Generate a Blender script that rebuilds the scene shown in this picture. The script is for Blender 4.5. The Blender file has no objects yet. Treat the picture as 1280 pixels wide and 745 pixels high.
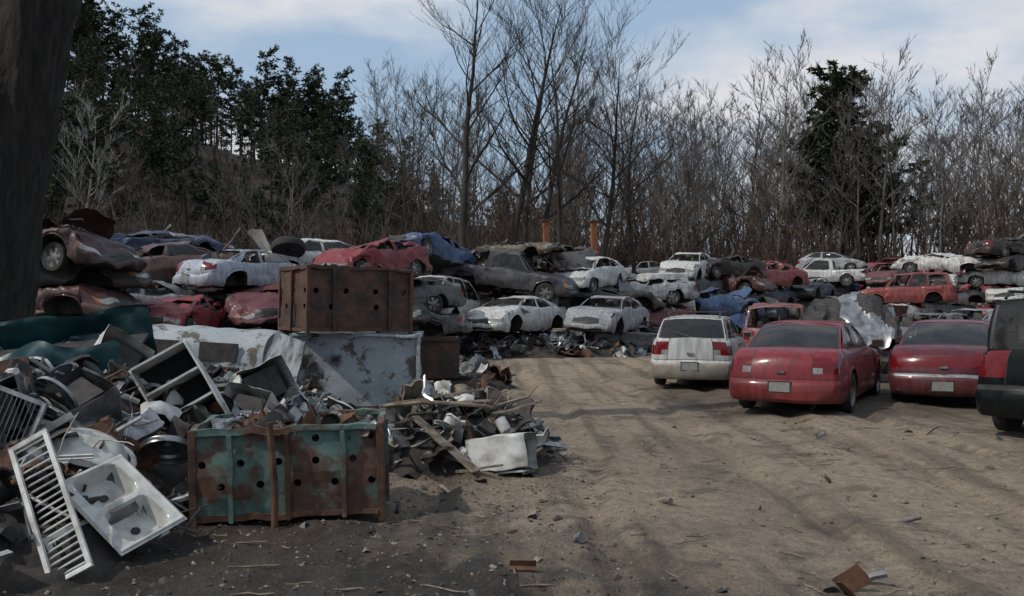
import bpy, math, random
import numpy as np
from mathutils import Vector, Matrix, noise, Euler
R=math.radians
S=bpy.context.scene
S.view_settings.view_transform='Standard'; S.view_settings.look='None'; S.view_settings.exposure=0

# ---------------------------------------------------------------- materials
def newmat(name):
    m=bpy.data.materials.new(name); m.use_nodes=True
    nt=m.node_tree; b=nt.nodes['Principled BSDF']
    return m,nt,b
def N(nt,t,**k):
    n=nt.nodes.new(t)
    for a,v in k.items(): setattr(n,a,v)
    return n
def noise_n(nt,scale,detail=5,coord='Object',rough=.6):
    tc=N(nt,'ShaderNodeTexCoord'); n=N(nt,'ShaderNodeTexNoise')
    n.inputs['Scale'].default_value=scale; n.inputs['Detail'].default_value=detail; n.inputs['Roughness'].default_value=rough
    nt.links.new(tc.outputs[coord],n.inputs['Vector']); return n
def ramp(nt,src,stops):
    r=N(nt,'ShaderNodeValToRGB'); e=r.color_ramp.elements
    while len(e)<len(stops): e.new(.5)
    for el,(p,c) in zip(e,stops):
        el.position=p; el.color=(c[0],c[1],c[2],1) if hasattr(c,'__len__') else (c,c,c,1)
    nt.links.new(src,r.inputs[0]); return r
def mixc(nt,f,a,b,mode='MIX'):
    m=N(nt,'ShaderNodeMix',data_type='RGBA',blend_type=mode)
    for i,v in ((0,f),(6,a),(7,b)):
        if isinstance(v,(int,float)): m.inputs[i].default_value=v
        elif isinstance(v,tuple): m.inputs[i].default_value=(*v,1)
        else: nt.links.new(v,m.inputs[i])
    return m.outputs[2]
def bump(nt,b,src,strength=.4,dist=.02):
    n=N(nt,'ShaderNodeBump'); n.inputs['Strength'].default_value=strength; n.inputs['Distance'].default_value=dist
    nt.links.new(src,n.inputs['Height']); nt.links.new(n.outputs[0],b.inputs['Normal'])
def simple(name,c1,c2=None,scale=6,rough=.6,metal=0,lo=.35,hi=.65,bs=0,bd=.02,spec=.5,detail=5):
    m,nt,b=newmat(name); c2=c2 or c1
    n=noise_n(nt,scale,detail); r=ramp(nt,n.outputs[0],[(lo,c1),(hi,c2)])
    nt.links.new(r.outputs[0],b.inputs['Base Color'])
    b.inputs['Roughness'].default_value=rough; b.inputs['Metallic'].default_value=metal
    b.inputs['Specular IOR Level'].default_value=spec
    if bs: bump(nt,b,n.outputs[0],bs,bd)
    return m
def paint_mat(name,dust,rust,rough,coat,dustc=(.20,.17,.135),grime=.6,spec=.4):
    m,nt,b=newmat(name)
    oi=N(nt,'ShaderNodeObjectInfo')
    n1=noise_n(nt,1.7,6); n2=noise_n(nt,14,6,rough=.7)
    d=ramp(nt,n1.outputs[0],[(.3,dust*.25),(.75,dust)])
    c=mixc(nt,d.outputs[0],oi.outputs['Color'],dustc)
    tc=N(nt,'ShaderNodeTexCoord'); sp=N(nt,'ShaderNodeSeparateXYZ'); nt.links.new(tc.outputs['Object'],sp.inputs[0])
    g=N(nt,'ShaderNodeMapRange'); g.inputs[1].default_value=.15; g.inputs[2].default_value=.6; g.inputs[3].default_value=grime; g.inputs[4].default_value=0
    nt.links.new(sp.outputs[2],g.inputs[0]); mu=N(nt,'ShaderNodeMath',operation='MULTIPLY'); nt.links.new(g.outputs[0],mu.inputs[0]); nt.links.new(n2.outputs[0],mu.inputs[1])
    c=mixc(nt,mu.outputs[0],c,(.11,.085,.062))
    mp=N(nt,'ShaderNodeMapping'); mp.inputs['Scale'].default_value=(5,5,.6); nt.links.new(tc.outputs['Object'],mp.inputs[0])
    n4=N(nt,'ShaderNodeTexNoise'); n4.inputs['Scale'].default_value=2.2; n4.inputs['Detail'].default_value=6; nt.links.new(mp.outputs[0],n4.inputs['Vector'])
    s4=ramp(nt,n4.outputs[0],[(.35,.66),(.6,1.06)]); c=mixc(nt,1.0,c,s4.outputs[0],'MULTIPLY')
    if rust:
        n3=noise_n(nt,3.1,8,rough=.7); rr=ramp(nt,n3.outputs[0],[(.62-rust*.06,0.0),(.70-rust*.06,1.0)])
        rc=ramp(nt,n2.outputs[0],[(.3,(.025,.018,.014)),(.7,(.11,.055,.03))])
        f=N(nt,'ShaderNodeMath',operation='MULTIPLY'); f.inputs[1].default_value=.85; nt.links.new(rr.outputs[0],f.inputs[0])
        c=mixc(nt,f.outputs[0],c,rc.outputs[0])
        bump(nt,b,n1.outputs[0],.35,.08)
    nt.links.new(c,b.inputs['Base Color'])
    ra=ramp(nt,n2.outputs[0],[(.3,rough*.8),(.7,rough*1.25)])
    nt.links.new(ra.outputs[0],b.inputs['Roughness']); b.inputs['Specular IOR Level'].default_value=spec
    b.inputs['Coat Weight'].default_value=coat; b.inputs['Coat Roughness'].default_value=.12
    return m
M={}
M['paint']=paint_mat('car_paint',.13,0,.42,.35,(.16,.13,.105),grime=.6,spec=.25)
M['dpaint']=paint_mat('dark_car_paint',.01,0,.4,.22,(.05,.045,.04),grime=.08,spec=.1)
M['wpaint']=paint_mat('wreck_paint',.30,.6,.5,.18)
M['cpaint']=paint_mat('crushed_paint',.28,1.15,.55,.1,(.11,.09,.07))
def glassmat():
    m,nt,b=newmat('car_glass')
    n=noise_n(nt,3,4); r=ramp(nt,n.outputs[0],[(.3,(.010,.012,.013)),(.8,(.04,.038,.034))])
    nt.links.new(r.outputs[0],b.inputs['Base Color']); b.inputs['Roughness'].default_value=.06
    b.inputs['Alpha'].default_value=.74; b.inputs['Specular IOR Level'].default_value=.55
    return m
M['glass']=glassmat()
M['trim']=simple('black_trim',(.010,.010,.010),(.025,.023,.02),8,.5)
M['chrome']=simple('chrome',(.40,.40,.40),(.22,.21,.20),10,.3,.9)
M['redlight']=simple('tail_lamp_lens',(.15,.004,.006),(.08,.003,.004),30,.15)
M['head']=simple('head_lamp_lens',(.30,.30,.28),(.17,.17,.16),30,.15,.3)
M['amber']=simple('amber_lens',(.35,.11,.02),(.25,.08,.02),30,.2)
M['tire']=simple('tyre_rubber',(.012,.012,.012),(.035,.03,.026),9,.85)
M['rim']=simple('wheel_rim',(.26,.26,.25),(.12,.11,.10),9,.4,.6)
M['inter']=simple('car_interior',(.02,.02,.022),(.05,.047,.043),7,.9)
M['seat']=simple('seat_cloth',(.06,.055,.05),(.11,.10,.09),12,.95)
M['plate']=simple('licence_plate',(.26,.26,.25),(.15,.15,.14),40,.5)
M['clad']=simple('lower_cladding',(.26,.235,.19),(.17,.15,.125),6,.5)
M['engine']=simple('engine_bay',(.012,.011,.010),(.075,.062,.05),16,.7,.2,bs=.6)
M['under']=simple('underbody',(.010,.009,.009),(.04,.03,.023),8,.9)
M['rust']=simple('rusty_steel',(.035,.018,.012),(.12,.055,.028),7,.85,bs=.5,bd=.01)
M['rustO']=simple('orange_rust',(.13,.045,.018),(.26,.09,.033),5,.85)
M['greym']=simple('grey_scrap_metal',(.06,.06,.06),(.19,.19,.19),5,.5,.3)
M['whitem']=simple('white_enamel',(.52,.52,.50),(.15,.135,.11),5,.45,lo=.42,hi=.72)
M['darkm']=simple('dark_scrap',(.010,.010,.011),(.045,.038,.034),9,.75)
M['heap']=simple('compacted_scrap',(.008,.007,.007),(.05,.038,.03),4,.9,bs=.8,bd=.08)
M['alu']=simple('aluminium_scrap',(.36,.37,.38),(.14,.14,.14),6,.35,.7)
M['bluem']=simple('faded_blue_metal',(.03,.06,.09),(.07,.08,.09),6,.6)
M['wood']=simple('broken_wood',(.24,.195,.145),(.085,.065,.048),12,.9)
M['black']=simple('hole_dark',(.006,.006,.006),(.01,.01,.01),3,.95)
M['sink']=simple('enamel_sink',(.48,.48,.45),(.16,.14,.11),5,.35,.1,lo=.45,hi=.76,detail=8)
M['stone']=simple('stones',(.12,.10,.08),(.25,.21,.17),20,.95)
M['clod']=simple('mud_clods',(.028,.022,.017),(.10,.08,.06),20,.9)
M['plasticb']=simple('grey_plastic',(.045,.05,.055),(.10,.105,.11),5,.5)
def peel(name,base,base2,patch,sc=3,lo=.5,hi=.56,sc2=18,rough=.75):
    m,nt,b=newmat(name)
    n=noise_n(nt,sc,9,rough=.68); n2=noise_n(nt,sc2,6,rough=.7)
    a=ramp(nt,n2.outputs[0],[(.3,base),(.7,base2)])
    p=ramp(nt,n2.outputs[0],[(.3,patch),(.75,tuple(v*2.2 for v in patch))])
    f=ramp(nt,n.outputs[0],[(lo,0.0),(hi,1.0)])
    nt.links.new(mixc(nt,f.outputs[0],a.outputs[0],p.outputs[0]),b.inputs['Base Color'])
    b.inputs['Roughness'].default_value=rough; bump(nt,b,n.outputs[0],.5,.012); return m
M['greenbin']=peel('peeling_green_paint',(.045,.10,.088),(.10,.155,.135),(.048,.022,.013),2.5,.47,.56)
M['rustbin']=peel('rust_brown_bin',(.060,.026,.015),(.12,.052,.028),(.022,.013,.010),3,.40,.58)
M['greybin']=peel('peeling_white_paint',(.33,.36,.38),(.22,.245,.265),(.05,.042,.035),2.0,.55,.60)
M['teal']=simple('teal_paint',(.005,.032,.038),(.010,.055,.06),3,.35,lo=.3,hi=.7)
def barkmat():
    m,nt,b=newmat('bark'); tc=N(nt,'ShaderNodeTexCoord'); mp=N(nt,'ShaderNodeMapping'); mp.inputs['Scale'].default_value=(1,1,.16)
    nt.links.new(tc.outputs['Object'],mp.inputs[0]); n=N(nt,'ShaderNodeTexNoise'); n.inputs['Scale'].default_value=14; n.inputs['Detail'].default_value=8; n.inputs['Roughness'].default_value=.7
    nt.links.new(mp.outputs[0],n.inputs['Vector'])
    r=ramp(nt,n.outputs[0],[(.38,(.008,.006,.005)),(.6,(.034,.028,.023)),(.75,(.06,.05,.042))]); nt.links.new(r.outputs[0],b.inputs['Base Color'])
    b.inputs['Roughness'].default_value=.95; bump(nt,b,n.outputs[0],1,.09); return m
M['bark']=barkmat()
M['barktwig']=simple('winter_bark',(.064,.057,.051),(.145,.130,.117),.5,.95,spec=.2)
M['darktwig']=simple('dark_winter_bark',(.024,.021,.018),(.062,.053,.046),.5,.95,spec=.2)
M['brush']=simple('brush_twigs',(.055,.040,.031),(.12,.087,.068),.35,.95,spec=.2)
M['greytree']=simple('pale_bark',(.24,.22,.20),(.36,.34,.31),1,.9)
def needles():
    m,nt,b=newmat('pine_needles'); n=noise_n(nt,.9,4)
    r=ramp(nt,n.outputs[0],[(.3,(.016,.024,.012)),(.55,(.034,.046,.020)),(.75,(.068,.076,.036))])
    nt.links.new(r.outputs[0],b.inputs['Base Color']); b.inputs['Roughness'].default_value=.8
    b.inputs['Specular IOR Level'].default_value=.2
    return m
M['needles']=needles()

# ---------------------------------------------------------------- mesh builder
class MB:
    def __init__(s): s.v=[]; s.f=[]; s.m=[]; s.slots=[]
    def slot(s,k):
        if k not in s.slots: s.slots.append(k)
        return s.slots.index(k)
    def face(s,idx,k): s.f.append(tuple(idx)); s.m.append(s.slot(k))
    def pt(s,p): s.v.append(tuple(p)); return len(s.v)-1
    def box(s,c,size,k,rot=None,taper=1.0):
        mx=Matrix.Translation(c)@(rot.to_matrix().to_4x4() if rot else Matrix())
        b=len(s.v)
        for z in(-.5,.5):
            t=taper if z>0 else 1
            for x,y in((-.5,-.5),(.5,-.5),(.5,.5),(-.5,.5)):
                s.v.append(tuple(mx@Vector((x*size[0]*t,y*size[1]*t,z*size[2]))))
        for q in((3,2,1,0),(4,5,6,7),(0,1,5,4),(1,2,6,5),(2,3,7,6),(3,0,4,7)): s.face([b+i for i in q],k)
    def grid(s,fn,us,vs,mf):
        b=len(s.v); nu=len(us)
        for v in vs:
            for u in us: s.v.append(tuple(fn(u,v)))
        for j in range(len(vs)-1):
            for i in range(nu-1):
                k=mf(i,j) if callable(mf) else mf
                if k: s.face((b+j*nu+i,b+j*nu+i+1,b+(j+1)*nu+i+1,b+(j+1)*nu+i),k)
    def cbox(s,c,size,k,rot=None,n=6,amp=.05,fr=2.5,sd=0,openf=None,kin='darkm'):
        mx=Matrix.Translation(c)@(rot.to_matrix().to_4x4() if rot else Matrix()); sz=Vector(size); off=Vector((sd*3.1,sd*1.7,sd))
        g=[-1]+[ -1+2*(i+.25)/(n-.5) for i in range(n)]+[1]
        def P(a,bb,cc):
            p=Vector((a,bb,cc)); q=Vector((p.x*sz.x/2,p.y*sz.y/2,p.z*sz.z/2))
            m=sorted(abs(t) for t in p); 
            if m[1]>.99: q*= .975
            nn=noise.noise_vector(q*fr*2+off)*amp+noise.noise_vector(q*fr*6+off)*amp*.35
            return mx@(q+nn)
        for ax in range(3):
            for sg in(-1,1):
                if openf==(ax,sg): continue
                def f(u,v,ax=ax,sg=sg):
                    l=[u,v]; l.insert(ax,sg); return P(*l)
                s.grid(f,g,g,k)
        if openf: s.box(c,tuple(t*.7 for t in size),kin,rot)
    def tube(s,pts,rads,n,k,cap=False):
        b=len(s.v); pts=[Vector(p) for p in pts]; a=None
        for i,p in enumerate(pts):
            d=(pts[min(i+1,len(pts)-1)]-pts[max(i-1,0)]).normalized()
            if a is None: a=d.orthogonal().normalized()
            a=(a-d*a.dot(d)); a=a.normalized() if a.length>1e-5 else d.orthogonal().normalized()
            c=d.cross(a)
            for q in range(n):
                t=2*math.pi*q/n; s.v.append(tuple(p+(a*math.cos(t)+c*math.sin(t))*rads[i]))
        for i in range(len(pts)-1):
            for q in range(n): s.face((b+i*n+q,b+i*n+(q+1)%n,b+(i+1)*n+(q+1)%n,b+(i+1)*n+q),k)
        if cap:
            s.face([b+q for q in range(n)][::-1],k); s.face([b+(len(pts)-1)*n+q for q in range(n)],k)
    def sliver(s,p,q,w,k,rng):
        p=Vector(p); q=Vector(q); d=q-p
        o=d.cross(Vector((rng.uniform(-1,1),rng.uniform(-1,1),rng.uniform(-1,1))))
        if o.length<1e-6: return
        o=o.normalized()*w*.5; b=len(s.v)
        s.v+= [tuple(p-o),tuple(p+o),tuple(q)]
        s.face((b,b+1,b+2),k)
    def lathe(s,prof,n,mx,mf):
        b=len(s.v); m=len(prof)
        for q in range(n):
            t=2*math.pi*q/n
            for r,y in prof: s.v.append(tuple(mx@Vector((r*math.cos(t),y,r*math.sin(t)))))
        for q in range(n):
            for i in range(m-1):
                k=mf(i,q) if callable(mf) else mf
                s.face((b+q*m+i,b+q*m+i+1,b+((q+1)%n)*m+i+1,b+((q+1)%n)*m+i),k)
    def mesh(s,name,smooth=35):
        me=bpy.data.meshes.new(name); me.from_pydata(s.v,[],s.f)
        for k in s.slots: me.materials.append(M[k])
        me.polygons.foreach_set('material_index',s.m)
        if smooth:
            me.polygons.foreach_set('use_smooth',[True]*len(s.f)); me.update()
            me.set_sharp_from_angle(angle=R(smooth))
        me.update(); return me
def obj(name,me,loc=(0,0,0),rot=(0,0,0),scale=1,parent=None,color=None):
    o=bpy.data.objects.new(name,me); S.collection.objects.link(o)
    o.location=loc; o.rotation_euler=rot
    o.scale=(scale,)*3 if isinstance(scale,(int,float)) else scale
    if parent: o.parent=parent
    if color: o.color=(*color,1)
    return o
def empty(name):
    return obj(name,None)

# ---------------------------------------------------------------- terrain
def _h(ix,iy,s): 
    n=(ix.astype(np.int64)*374761393+iy.astype(np.int64)*668265263+s*1442695041)&0xffffffff
    n=((n^(n>>13))*1274126177)&0xffffffff
    return ((n^(n>>16))&0xffff)/65535.
def vn(x,y,s=0):
    x=np.asarray(x,float); y=np.asarray(y,float)
    ix=np.floor(x); iy=np.floor(y); fx=x-ix; fy=y-iy
    fx=fx*fx*(3-2*fx); fy=fy*fy*(3-2*fy)
    a=_h(ix,iy,s); b=_h(ix+1,iy,s); c=_h(ix,iy+1,s); d=_h(ix+1,iy+1,s)
    return (a*(1-fx)+b*fx)*(1-fy)+(c*(1-fx)+d*fx)*fy-.5
def sst(a,b,x):
    t=np.clip((x-a)/(b-a),0,1); return t*t*(3-2*t)
def hill(x,y):
    x=np.asarray(x,float); y=np.asarray(y,float)
    z=sst(30,56,y)*1.1+sst(56,95,y)*1.3
    amp=np.interp(x/np.maximum(y,30)*100,[-120,-60,-48,-32,-18,0,22,60],[29,28,26,19,14.5,7.5,2.5,1.5])
    z=z+amp*sst(44,118,y)
    z=z+sst(40,70,y)*(vn(x/9,y/9,3)*1.6)
    z=z+sst(100,170,y)*6*np.clip((x/np.maximum(y,30)+.15)*3,0,1)
    return z
def ground_z(x,y):
    x=np.asarray(x,float); y=np.asarray(y,float)
    near=1-sst(20,34,y); fine=1-sst(12,18,y)
    mud=1-sst(-.6,1.2,x-np.maximum(0,(8-y))*.6)
    z=hill(x,y)
    z=z+(vn(x/2.6,y/3.5,1)*.12+vn(x/.9,y/1.2,2)*.05)*near
    z=z+fine*(vn(x/.25,y/.27,5)*.055+vn(x/.11,y/.12,6)*.032)*(.28+1.1*mud)
    c=x-(1.2+.7*np.sin(y/7.))
    for off in(-2.6,-1.05,.75,2.3,3.4):
        z=z-near*.055*np.exp(-((c-off+vn(y/2,off+0*y,8)*.3)/.15)**2)+near*.025*np.exp(-((c-off-.26+vn(y/2,off+0*y,8)*.3)/.1)**2)
    return z
def gz(x,y): return float(ground_z(np.array([x]),np.array([y]))[0])
xs=np.concatenate([-np.geomspace(9,400,46)[::-1],np.arange(-8.9,11,.065),np.geomspace(11.1,400,46)])
ys=np.concatenate([np.linspace(-120,1.5,14),np.arange(2,14,.05),np.arange(14,34,.16),np.linspace(34.3,130,90),np.geomspace(134,900,20)])
X,Y=np.meshgrid(xs,ys); Z=ground_z(X,Y)
nx,ny=len(xs),len(ys)
V=np.stack([X.ravel(),Y.ravel(),Z.ravel()],1)
I=np.arange(nx*ny).reshape(ny,nx)
F=np.stack([I[:-1,:-1],I[:-1,1:],I[1:,1:],I[1:,:-1]],-1).reshape(-1,4)
gm=bpy.data.meshes.new('ground'); gm.from_pydata(V.tolist(),[],F.tolist())
gm.polygons.foreach_set('use_smooth',[True]*len(F)); gm.update()
def groundmat():
    m,nt,b=newmat('dirt_ground'); L=nt.links.new
    tc=N(nt,'ShaderNodeTexCoord'); sp=N(nt,'ShaderNodeSeparateXYZ'); L(tc.outputs['Object'],sp.inputs[0])
    def mth(op,a,b2=None,c=None):
        n=N(nt,'ShaderNodeMath',operation=op)
        for i,v in enumerate((a,b2,c)):
            if v is None: continue
            if isinstance(v,(int,float)): n.inputs[i].default_value=v
            else: L(v,n.inputs[i])
        return n.outputs[0]
    def nz(s,d=6,r=.6,vec=None):
        n=N(nt,'ShaderNodeTexNoise'); n.inputs['Scale'].default_value=s; n.inputs['Detail'].default_value=d; n.inputs['Roughness'].default_value=r
        L(vec or tc.outputs['Object'],n.inputs['Vector']); return n.outputs[0]
    x,y,z=sp.outputs
    n_big=nz(.35,5); n_mid=nz(1.6,8,.65); n_f=nz(9,8,.7); n_ff=nz(45,5,.7)
    mp=N(nt,'ShaderNodeMapping'); mp.inputs['Scale'].default_value=(2.3,.16,1); mp.inputs['Rotation'].default_value=(0,0,R(-7)); L(tc.outputs['Object'],mp.inputs[0])
    n_rut=nz(1,6,.6,mp.outputs[0])
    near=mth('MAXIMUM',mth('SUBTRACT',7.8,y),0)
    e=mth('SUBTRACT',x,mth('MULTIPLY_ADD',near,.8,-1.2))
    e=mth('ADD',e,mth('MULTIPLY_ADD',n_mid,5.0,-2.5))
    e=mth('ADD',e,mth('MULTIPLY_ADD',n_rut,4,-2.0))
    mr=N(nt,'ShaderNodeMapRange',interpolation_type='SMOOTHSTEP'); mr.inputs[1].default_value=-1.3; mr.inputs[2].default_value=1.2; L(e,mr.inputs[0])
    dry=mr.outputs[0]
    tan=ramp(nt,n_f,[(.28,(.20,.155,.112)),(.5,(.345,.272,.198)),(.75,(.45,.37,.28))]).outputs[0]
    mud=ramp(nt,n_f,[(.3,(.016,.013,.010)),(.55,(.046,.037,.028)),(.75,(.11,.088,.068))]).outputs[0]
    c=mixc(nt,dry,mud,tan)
    rr=ramp(nt,n_rut,[(.38,1.0),(.5,0.0)]).outputs[0]
    c=mixc(nt,mth('MULTIPLY',rr,.55),c,(.095,.073,.053))
    bb=ramp(nt,n_big,[(.40,.7),(.54,0.0)]).outputs[0]
    c=mixc(nt,mth('MULTIPLY',bb,.55),c,(.10,.077,.057))
    sp2=ramp(nt,n_mid,[(.38,1.0),(.45,0.0)]).outputs[0]
    c=mixc(nt,mth('MULTIPLY',sp2,.5),c,(.06,.047,.035))
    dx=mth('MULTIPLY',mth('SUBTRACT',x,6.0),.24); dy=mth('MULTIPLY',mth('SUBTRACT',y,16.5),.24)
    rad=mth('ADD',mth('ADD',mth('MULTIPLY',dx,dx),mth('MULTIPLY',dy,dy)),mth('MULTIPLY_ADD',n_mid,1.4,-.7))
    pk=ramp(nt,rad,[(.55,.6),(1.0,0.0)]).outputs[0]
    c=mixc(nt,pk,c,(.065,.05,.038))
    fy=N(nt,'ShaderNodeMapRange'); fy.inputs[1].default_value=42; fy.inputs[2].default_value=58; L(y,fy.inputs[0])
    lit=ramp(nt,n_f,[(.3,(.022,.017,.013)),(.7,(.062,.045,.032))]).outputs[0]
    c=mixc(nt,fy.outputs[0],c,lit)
    sm=ramp(nt,n_ff,[(.35,.62),(.65,1.18)]).outputs[0]
    c=mixc(nt,1.0,c,sm,'MULTIPLY')
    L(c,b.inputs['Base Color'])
    ro=ramp(nt,n_mid,[(.40,.25),(.55,.85)]).outputs[0]; L(mixc(nt,dry,ro,(.97,.97,.97)),b.inputs['Roughness'])
    b.inputs['Specular IOR Level'].default_value=.35
    h=mth('ADD',mth('MULTIPLY',n_f,1.0),mth('MULTIPLY',n_ff,.4))
    bump(nt,b,h,1.0,.09)
    return m
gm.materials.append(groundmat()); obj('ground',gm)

# ---------------------------------------------------------------- world and sun
az=R(-112); el=R(47)
sd=Vector((math.sin(az)*math.cos(el),math.cos(az)*math.cos(el),math.sin(el)))
w=bpy.data.worlds.new('World'); S.world=w; w.use_nodes=True; nt=w.node_tree
bg=nt.nodes['Background']; sky=N(nt,'ShaderNodeTexSky',sky_type='NISHITA'); sky.sun_disc=False
sky.sun_elevation=el; sky.sun_rotation=az%(2*math.pi); sky.dust_density=2; sky.air_density=1.1
tc=N(nt,'ShaderNodeTexCoord'); mp=N(nt,'ShaderNodeMapping'); mp.inputs['Scale'].default_value=(1,1,2.6); mp.inputs['Location'].default_value=(.9,.2,.35)
nt.links.new(tc.outputs['Generated'],mp.inputs[0])
cn=N(nt,'ShaderNodeTexNoise'); cn.inputs['Scale'].default_value=2.7; cn.inputs['Detail'].default_value=8; cn.inputs['Roughness'].default_value=.52
nt.links.new(mp.outputs[0],cn.inputs['Vector'])
cr=ramp(nt,cn.outputs[0],[(.44,.0),(.60,1.0)])
cc=ramp(nt,cn.outputs[0],[(.48,(5.2,5.6,6.2)),(.62,(6.0,6.1,6.4)),(.78,(4.9,5.0,5.4))])
hz_=mixc(nt,.72,sky.outputs[0],(3.3,4.45,5.8))
nt.links.new(mixc(nt,cr.outputs[0],hz_,cc.outputs[0]),bg.inputs[0]); bg.inputs[1].default_value=.12
sl=bpy.data.lights.new('sun','SUN'); sl.energy=2.7; sl.angle=R(1.0); sl.color=(1,.95,.87)
so=obj('sun',sl,(0,0,60)); so.rotation_euler=sd.to_track_quat('Z','Y').to_euler()

# ---------------------------------------------------------------- camera
cam=bpy.data.cameras.new('camera'); cam.lens=31.2; cam.sensor_width=36; cam.clip_end=2000; cam.clip_start=.1
co=obj('camera',cam,(0,0,1.7),(R(90.4),0,0)); S.camera=co

# ---------------------------------------------------------------- cars
T=[0,.07,.2,.33,.41,.47,.485,.6,.72,.84,.93,1.0]
TF=[.93,.965,.985,1.0,1.0,.995,.995,.985,.972,.955,.93,.88]
CP=[1,.93,.8,.617,.6,.42,.2,0]; C=CP+[-c for c in CP[:-1]][::-1]
KINDS={
'sedan':dict(L=4.7,W=1.78,H=1.41,cl=.2,top=[(-2.35,.94),(-2.15,.99),(-1.6,1.01),(.95,.96),(1.7,.87),(2.15,.76),(2.35,.66)],gh=(1.05,.22,-.85,-1.62),wx=(1.42,-1.33),r=.32,
   win=[(.05,.46),(.50,.83)],ri=[.06,.01,0,0,.02,.07,.07,.09,.11,.15,.20,.30],fi=[.1,.04,0,0,.02,.05,.05,.08,.12,.18,.26,.38]),
'wagon':dict(L=4.7,W=1.72,H=1.45,cl=.2,top=[(-2.35,1.0),(-2.2,1.02),(.95,.97),(1.7,.88),(2.15,.76),(2.35,.66)],gh=(1.05,.3,-1.85,-2.2),wx=(1.4,-1.25),r=.32,
   win=[(.04,.33),(.355,.62),(.65,.93)],ri=[.05,.01,0,0,.02,.09,.09,.09,.10,.11,.12,.14],fi=[.1,.04,0,0,.02,.05,.05,.08,.12,.18,.26,.38]),
'hatch':dict(L=4.1,W=1.68,H=1.40,cl=.2,top=[(-2.05,.96),(-1.85,1.0),(.85,.95),(1.5,.85),(1.9,.74),(2.05,.66)],gh=(1.0,.25,-1.2,-1.85),wx=(1.25,-1.2),r=.3,
   win=[(.05,.5),(.54,.85)],ri=[.05,.01,0,0,.02,.08,.08,.09,.10,.12,.15,.2],fi=[.1,.04,0,0,.02,.05,.05,.08,.12,.18,.26,.34]),
'suv':dict(L=4.75,W=1.84,H=1.78,cl=.3,top=[(-2.37,1.12),(-2.2,1.14),(.9,1.1),(1.9,1.04),(2.25,.94),(2.37,.82)],gh=(1.0,.42,-1.98,-2.22),wx=(1.42,-1.3),r=.37,
   win=[(.04,.33),(.355,.62),(.65,.94)],ri=[.03,.0,0,0,.02,.09,.09,.09,.10,.11,.12,.14],fi=[.06,.02,0,0,.02,.06,.06,.07,.08,.1,.14,.22]),
'van':dict(L=4.6,W=1.86,H=1.72,cl=.2,top=[(-2.3,1.04),(-2.15,1.06),(1.2,1.02),(1.75,.9),(2.15,.78),(2.3,.68)],gh=(1.35,.45,-1.95,-2.18),wx=(1.5,-1.3),r=.32,
   win=[(.04,.34),(.36,.64),(.67,.94)],ri=[.05,.01,0,0,.02,.08,.08,.09,.10,.11,.12,.14],fi=[.1,.04,0,0,.02,.05,.05,.08,.12,.18,.26,.36]),
'pickup':dict(L=5.1,W=1.82,H=1.66,cl=.3,top=[(-2.55,1.02),(.85,1.02),(1.9,.98),(2.4,.9),(2.55,.78)],gh=(1.0,.4,-.62,-.78),wx=(1.6,-1.5),r=.36,
   win=[(.06,.86)],ri=[.08,.0,0,0,.02,.1,.1,.1,.1,.1,.1,.1],fi=[.06,.02,0,0,.02,.06,.06,.07,.08,.1,.14,.2]),
}
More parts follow.
